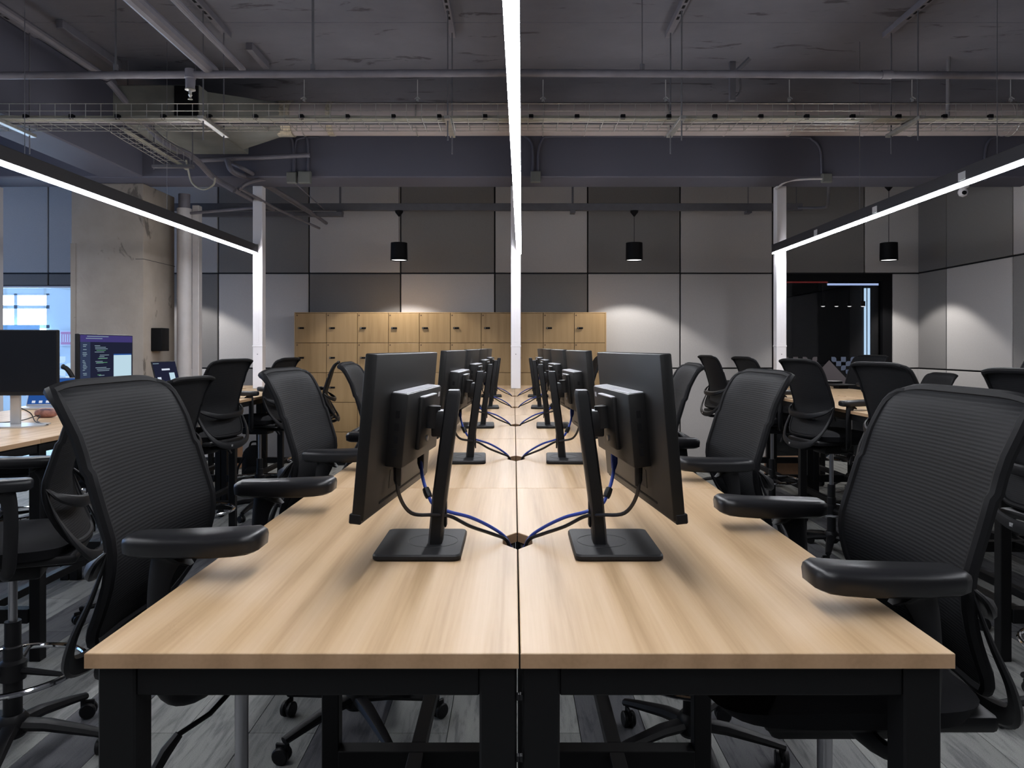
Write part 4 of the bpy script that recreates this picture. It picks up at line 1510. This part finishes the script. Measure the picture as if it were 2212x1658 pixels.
chair(3.46, 7.62, 196, 'black mesh chair at the right desks before the meeting room glass', g4)
chair(3.44, 6.42, 178, 'low black mesh chair on the wall side with only its rolled top showing', g4, -.14)
chair(3.50, 5.22, 176, 'black mesh chair on the wall side at the right picture edge', g4, .03)

# ------------------------------------------------------------------ lockers
LK_Y, LK_W, LK_H = 9.13, .3815, .3655
LK_X0 = (638 - CX) / F_PX * LK_Y
PLINTH = .048
for c in range(10):
    x0 = LK_X0 + LK_W * c
    o = empty('locker_cabinet', (x0, LK_Y, 0), 0, '%s column of oak lockers from the left along the back wall' % ORD[c], 'lockers', 'oak locker columns')
    MB().box(.001, LK_W - .001, .020, .42, PLINTH, PLINTH + 5 * LK_H, .001, 1).build('carcass', 'grommet_dark', o)
    MB().box(.001, LK_W - .001, .004, .42, PLINTH + 5 * LK_H, PLINTH + 5 * LK_H + .012, .001, 1).build('top_board', 'locker_wood', o)
    MB().box(.004, LK_W - .004, .05, .42, 0, PLINTH).build('plinth', 'panel_joint', o)
    if c == 0:
        MB().box(-.014, .001, .004, .42, 0, PLINTH + 5 * LK_H + .012, .001, 1).build('side_panel', 'locker_wood', o)
    if c == 9:
        MB().box(LK_W - .001, LK_W + .014, .004, .42, 0, PLINTH + 5 * LK_H + .012, .001, 1).build('side_panel', 'locker_wood', o)
    for r in range(5):
        z0 = PLINTH + LK_H * r
        d = MB().box(.003, LK_W - .003, 0, .018, z0 + .003, z0 + LK_H - .003, .0012, 1).build('door', 'locker_wood', o)
        lk = MB().box(.035, .108, -.014, 0, z0 + LK_H * .5 - .011, z0 + LK_H * .5 + .011, .006, 2).build('lock', 'shade_black', d)
        nb = MB().lathe([(0, .001), (.0045, .001), (.0045, 0)], seg=10)
        nb.xform(Matrix.Translation((.048, -.0138, z0 + LK_H * .5)) @ Matrix.Rotation(PI / 2, 4, 'X'))
        nb.build('key_button', 'silver', d)
        nt_ = MB().lathe([(0, .0015), (.009, .0015), (.009, 0)], seg=12)
        nt_.xform(Matrix.Translation((.022, 0, z0 + LK_H - .026)) @ Matrix.Rotation(PI / 2, 4, 'X'))
        nt_.build('number_disc', 'grommet_dark', d)

# ------------------------------------------------------------------ things on the left desks
def text_lines(mb, rows_, x0, y0, w_, pitch, h, rng, indent=.25):
    for k in range(rows_):
        if rng.random() < .22:
            continue
        a = x0 + w_ * indent * rng.random()
        b_ = a + (w_ - (a - x0)) * (.3 + .7 * rng.random())
        z = y0 - pitch * k
        mb.quad((0, a, z), (0, b_, z), (0, b_, z + h), (0, a, z + h))


# large dark monitor at the left edge, facing the camera
o = empty('monitor', (-2.74, 3.95, DH), math.radians(4), 'large dark screen on a silver stand at the left picture edge', 'monitor')
MB().box(-.305, .305, -.012, .010, .165, .515, .003, 1).build('bezel', 'black_plastic', o)
MB().box(-.297, .297, -.0130, -.0118, .185, .508).build('screen', 'screen_off', o)
MB().box(-.20, .20, .010, .035, .22, .46, .008, 2).build('back_cover', 'black_plastic', o)
MB().box(.035, .085, .03, .05, .006, .34, .004, 2).build('stand_neck', 'silver', o)
ft = MB().prism([(-.07, -.10), (.17, -.10), (.24, -.02), (.20, .12), (-.10, .12), (-.12, -.02)], 'Z', .0, .008)
ft.build('stand_foot', 'silver', o)

# code monitor facing the aisle
cm = empty('monitor', (-2.655, 4.83, DH), 0, 'lit monitor showing lines of code, in front of the concrete column', 'monitor')
MB().box(-.018, .010, -.318, .318, .150, .505, .003, 1).build('bezel', 'black_plastic', cm)
MB().box(-.018, .014, -.318, .318, .138, .156, .002, 1).build('chin', 'silver', cm)
MB().box(-.045, -.015, -.18, .18, .20, .42, .008, 2).build('back_cover', 'black_plastic', cm)
MB().box(-.065, -.045, -.03, .03, .006, .33, .004, 2).build('stand_neck', 'silver', cm)
MB().box(-.12, .06, -.11, .11, 0, .008, .003, 1).build('stand_foot', 'silver', cm)
rng = random.Random(11)
scr = MB().box(.0101, .0108, -.308, .308, .166, .498).build('screen', 'screen_bg', cm)
def cm_part(nm, mat, y0, y1, z0, z1, x=.0112):
    MB().box(.0105, x, y0, y1, z0, z1).build(nm, mat, scr)
cm_part('title_bar', 'screen_bar', -.308, .308, .455, .498)
cm_part('side_bar', 'screen_side', -.308, -.20, .166, .455)
cm_part('open_document', 'screen_page', .07, .295, .205, .37, .0114)
cm_part('document_header', 'screen_blue', .07, .295, .37, .378, .0114)
cm_part('status_field', 'screen_white', -.30, -.20, .172, .188, .0114)
tl = MB(); text_lines(tl, 26, -.285, .435, .05, .0098, .004, rng, .2)
tl.xform(Matrix.Translation((.0116, 0, 0))).build('tree_text', 'screen_line', scr, smooth=None)
tl = MB(); text_lines(tl, 27, -.16, .440, .19, .0100, .0038, rng, .35)
tl.xform(Matrix.Translation((.0116, 0, 0))).build('code_text', 'screen_line', scr, smooth=None)
tl = MB(); text_lines(tl, 9, -.14, .400, .14, .026, .0038, rng, .3)
tl.xform(Matrix.Translation((.0117, 0, 0))).build('code_text', 'screen_green', scr, smooth=None)
tl = MB(); text_lines(tl, 3, -.29, .488, .3, .013, .0045, rng, .2)
tl.xform(Matrix.Translation((.0117, 0, 0))).build('menu_text', 'screen_line', scr, smooth=None)
tl = MB(); text_lines(tl, 3, -.10, .184, .3, .009, .0045, rng, .3)
tl.xform(Matrix.Translation((.0117, 0, 0))).build('status_text', 'screen_line', scr, smooth=None)

# laptop on a riser beside it
lp_ = empty('laptop', (-2.56, 5.56, DH + .085), math.radians(-6), 'open laptop with a dark editor screen, right of the code monitor', 'laptop')
MB().box(-.02, .20, -.155, .155, 0, .014, .004, 2).build('base', 'silver', lp_)
kb = MB()
for i in range(12):
    for j in range(4):
        kb.box(.02 + .024 * j, .040 + .024 * j, -.14 + .0235 * i, -.1205 + .0235 * i, .0138, .0155)
kb.build('keyboard', 'black_plastic', lp_)
LM = Matrix.Translation((-.016, 0, .014)) @ Matrix.Rotation(math.radians(-14), 4, 'Y')
MB().box(-.008, 0, -.155, .155, 0, .225, .002, 1, LM).build('lid', 'black_plastic', lp_)
ls = MB().box(.0002, .0008, -.149, .149, .010, .218, 0, 1, LM).build('screen', 'screen_bg', lp_)
MB().box(.0008, .0012, .035, .105, .05, .135, 0, 1, LM).build('open_document', 'screen_page', ls)
MB().box(.0008, .0012, -.05, .055, .155, .168, 0, 1, LM).build('search_field', 'screen_white', ls)
MB().box(.0008, .0012, -.125, -.08, .085, .105, 0, 1, LM).build('text_block', 'screen_white', ls)
MB().box(.0008, .0012, -.145, -.07, .205, .210, 0, 1, LM).build('menu_text', 'screen_line', ls)
rz = empty('laptop_stand', (-2.56, 5.56, DH), math.radians(-6), 'small metal laptop stand under the open laptop', 'stand')
MB().box(-.02, .19, -.12, .12, .078, .0848, .002, 1).build('plate', 'silver', rz)
for s in (-1, 1):
    MB().tube([(.17, s * .10, .006), (-.01, s * .10, .080)], .006, 6).build('strut', 'silver', rz)
    MB().box(-.02, .19, s * .10 - .008, s * .10 + .008, 0, .008, .002, 1).build('foot', 'silver', rz)

# blue-screen laptop behind the dark monitor
l2 = empty('laptop', (-3.26, 5.20, DH), math.radians(-80), 'open laptop with a bright blue desktop picture on the left desks', 'laptop')
MB().box(-.02, .20, -.155, .155, 0, .014, .004, 2).build('base', 'silver', l2)
LM2 = Matrix.Translation((-.016, 0, .014)) @ Matrix.Rotation(math.radians(-24), 4, 'Y')
MB().box(-.008, 0, -.155, .155, 0, .21, .002, 1, LM2).build('lid', 'silver', l2)
l2s = MB().box(.0002, .0008, -.149, .149, .010, .204, 0, 1, LM2).build('screen', 'screen_blue', l2)
MB().box(.0008, .0012, -.14, -.02, .14, .195, 0, 1, LM2).build('window_area', 'screen_page', l2s)
for k in range(6):
    MB().box(.0008, .0012, -.12 + .045 * k, -.098 + .045 * k, .018, .036, 0, 1, LM2).build('dock_icon', 'screen_white', l2s)

# pouch and loose cables
p = PX(100, 901, 4.45)
pc = MB()
bm = bmesh.new()
bmesh.ops.create_uvsphere(bm, u_segments=20, v_segments=12, radius=1.0)
for v in bm.verts:
    x_, y_, z_ = v.co
    v.co = Vector((math.copysign(abs(x_) ** .7, x_) * .062, math.copysign(abs(y_) ** .8, y_) * .04, .028 + math.copysign(abs(z_) ** .8, z_) * .028))
pc.from_bm(bm)
po = empty('pouch', (p.x, p.y, DH), math.radians(10), 'small patterned orange and violet pouch on the left desk', 'pouch')
pc.build('body', 'pouch_orange', po)
MB().tube([(-.055, 0, .042), (-.02, -.030, .050), (.03, -.030, .050), (.055, 0, .042)], .0022, 6).build('zip', 'bag_blue', po)
lc = MB().tube(smoothpath([(-2.90, 4.02, DH + .004), (-2.80, 4.20, DH + .006), (-2.74, 4.28, DH + .03), (-2.70, 4.20, DH + .006), (-2.62, 4.10, DH + .005), (-2.60, 4.02, DH + .006)], 6), .0028, 6)
tag(lc.build('usb_cable', 'cable_black'), 'thin black cable tangled beside the silver stand', 'cable')
lc = MB().tube(smoothpath([(-2.69, 4.02, DH + .10), (-2.66, 4.08, DH + .06), (-2.62, 4.06, DH + .016), (-2.55, 4.02, DH + .006), (-2.50, 3.98, DH + .006)], 6), .003, 6)
tag(lc.build('usb_cable', 'cable_black'), 'black cable leading from the silver stand across the left desk', 'cable')

# ------------------------------------------------------------------ things around the far end
ex = empty('fire_extinguisher', (PX(569, 0, 9.40).x, 9.40, .62), 0, 'red fire extinguisher on the back wall behind the left desks', 'extinguisher')
MB().lathe([(.0, .0), (.055, .0), (.060, .01), (.060, .26), (.045, .31), (.018, .335), (.018, .36), (.0, .36)], seg=20).build('cylinder', 'red_paint', ex)
MB().box(-.05, .02, -.012, .012, .36, .395, .004, 1).build('valve', 'shade_black', ex)
MB().tube(smoothpath([(.02, 0, .37), (.085, 0, .34), (.085, 0, .20), (.075, 0, .06)]), .009, 8).build('hose', 'shade_black', ex)
MB().box(-.02, .02, .055, .155, .22, .26).build('wall_bracket', 'shade_black', ex)

def blob(name, mat, parent, sx, sy, sz, e=.7, seed=1):
    bm = bmesh.new()
    bmesh.ops.create_uvsphere(bm, u_segments=20, v_segments=14, radius=1.0)
    rg = random.Random(seed)
    ph = [rg.random() * 6 for _ in range(6)]
    for v in bm.verts:
        x_, y_, z_ = v.co
        k = 1 + .06 * math.sin(3 * x_ + ph[0] + 4 * z_) + .05 * math.sin(5 * y_ + ph[1] + 2 * z_)
        x2, y2, z2 = (math.copysign(abs(t) ** e, t) for t in (x_, y_, z_))
        v.co = Vector((x2 * sx * k * (1.15 - .25 * (z2 + 1) / 2), y2 * sy * k, (z2 + 1) * sz))
    b_ = MB()
    b_.from_bm(bm)
    return b_.build(name, mat, parent, smooth=70)


bp = empty('backpack', (-2.70, 7.72, 0), .3, 'black backpack slumped on the floor under the left desks', 'bag')
blob('body', 'bag_black', bp, .125, .10, .22, .75, 4)
blob('front_pocket', 'bag_black', bp, .11, .05, .11, .75, 5).location = (0, -.10, .02)
MB().tube(smoothpath([(-.05, .02, .42), (-.03, 0, .47), (.03, 0, .47), (.05, .02, .42)]), .010, 8).build('handle', 'bag_black', bp)
MB().tube(smoothpath([(-.10, -.10, .34), (-.16, -.14, .2), (-.14, -.13, .04), (-.08, -.14, .015)]), .012, 6).build('strap', 'bag_black', bp)
sb = empty('tote_bag', (-2.02, 7.05, 0), .5, 'blue bag on the floor behind the second central chair', 'bag')
blob('body', 'bag_blue', sb, .14, .09, .17, .7, 8)
MB().tube(smoothpath([(-.06, 0, .31), (-.04, 0, .40), (.04, 0, .40), (.06, 0, .31)]), .008, 6).build('handle', 'bag_blue', sb)
cb = empty('cardboard_box', (-3.40, 8.95, 0), 0, 'narrow brown cardboard box standing by the back wall', 'box')
MB().box(-.10, .10, -.08, .08, 0, .30, .002, 1).build('carton', 'cardboard', cb)
MB().box(-.10, .10, -.02, .02, .2995, .3015).build('tape', 'foil_tape', cb)
cb = empty('cardboard_box', (3.10, 8.46, 0), .1, 'low brown cardboard box under the right desks', 'box')
MB().box(-.20, .20, -.12, .12, 0, .20, .002, 1).build('carton', 'cardboard', cb)
MB().box(-.20, .20, -.02, .02, .1995, .2015).build('tape', 'foil_tape', cb)

# right desks: dark tray and hanging charger
p = PX(1822, 832, 7.6)
dv = empty('closed_laptop', (3.36, 7.62, DH), .05, 'closed dark laptop on a low stand at the far end of the right desks', 'laptop')
MB().box(-.12, .12, -.10, .10, .030, .044, .004, 2).build('body', 'dark_plastic', dv)
MB().box(-.05, .05, -.06, .06, 0, .030, .004, 1).build('stand', 'shade_black', dv)
ch_ = empty('power_brick', (2.30, 5.98, .75), 0, 'black power brick hanging under the edge of the right desks', 'charger')
MB().box(-.025, .025, -.02, .02, 0, .085, .006, 2).build('brick', 'shade_black', ch_)
MB().tube(smoothpath([(0, 0, .085), (.003, 0, .14), (.0, 0, .20), (.0, 0, .232)]), .004, 6).build('cord', 'cable_black', ch_)
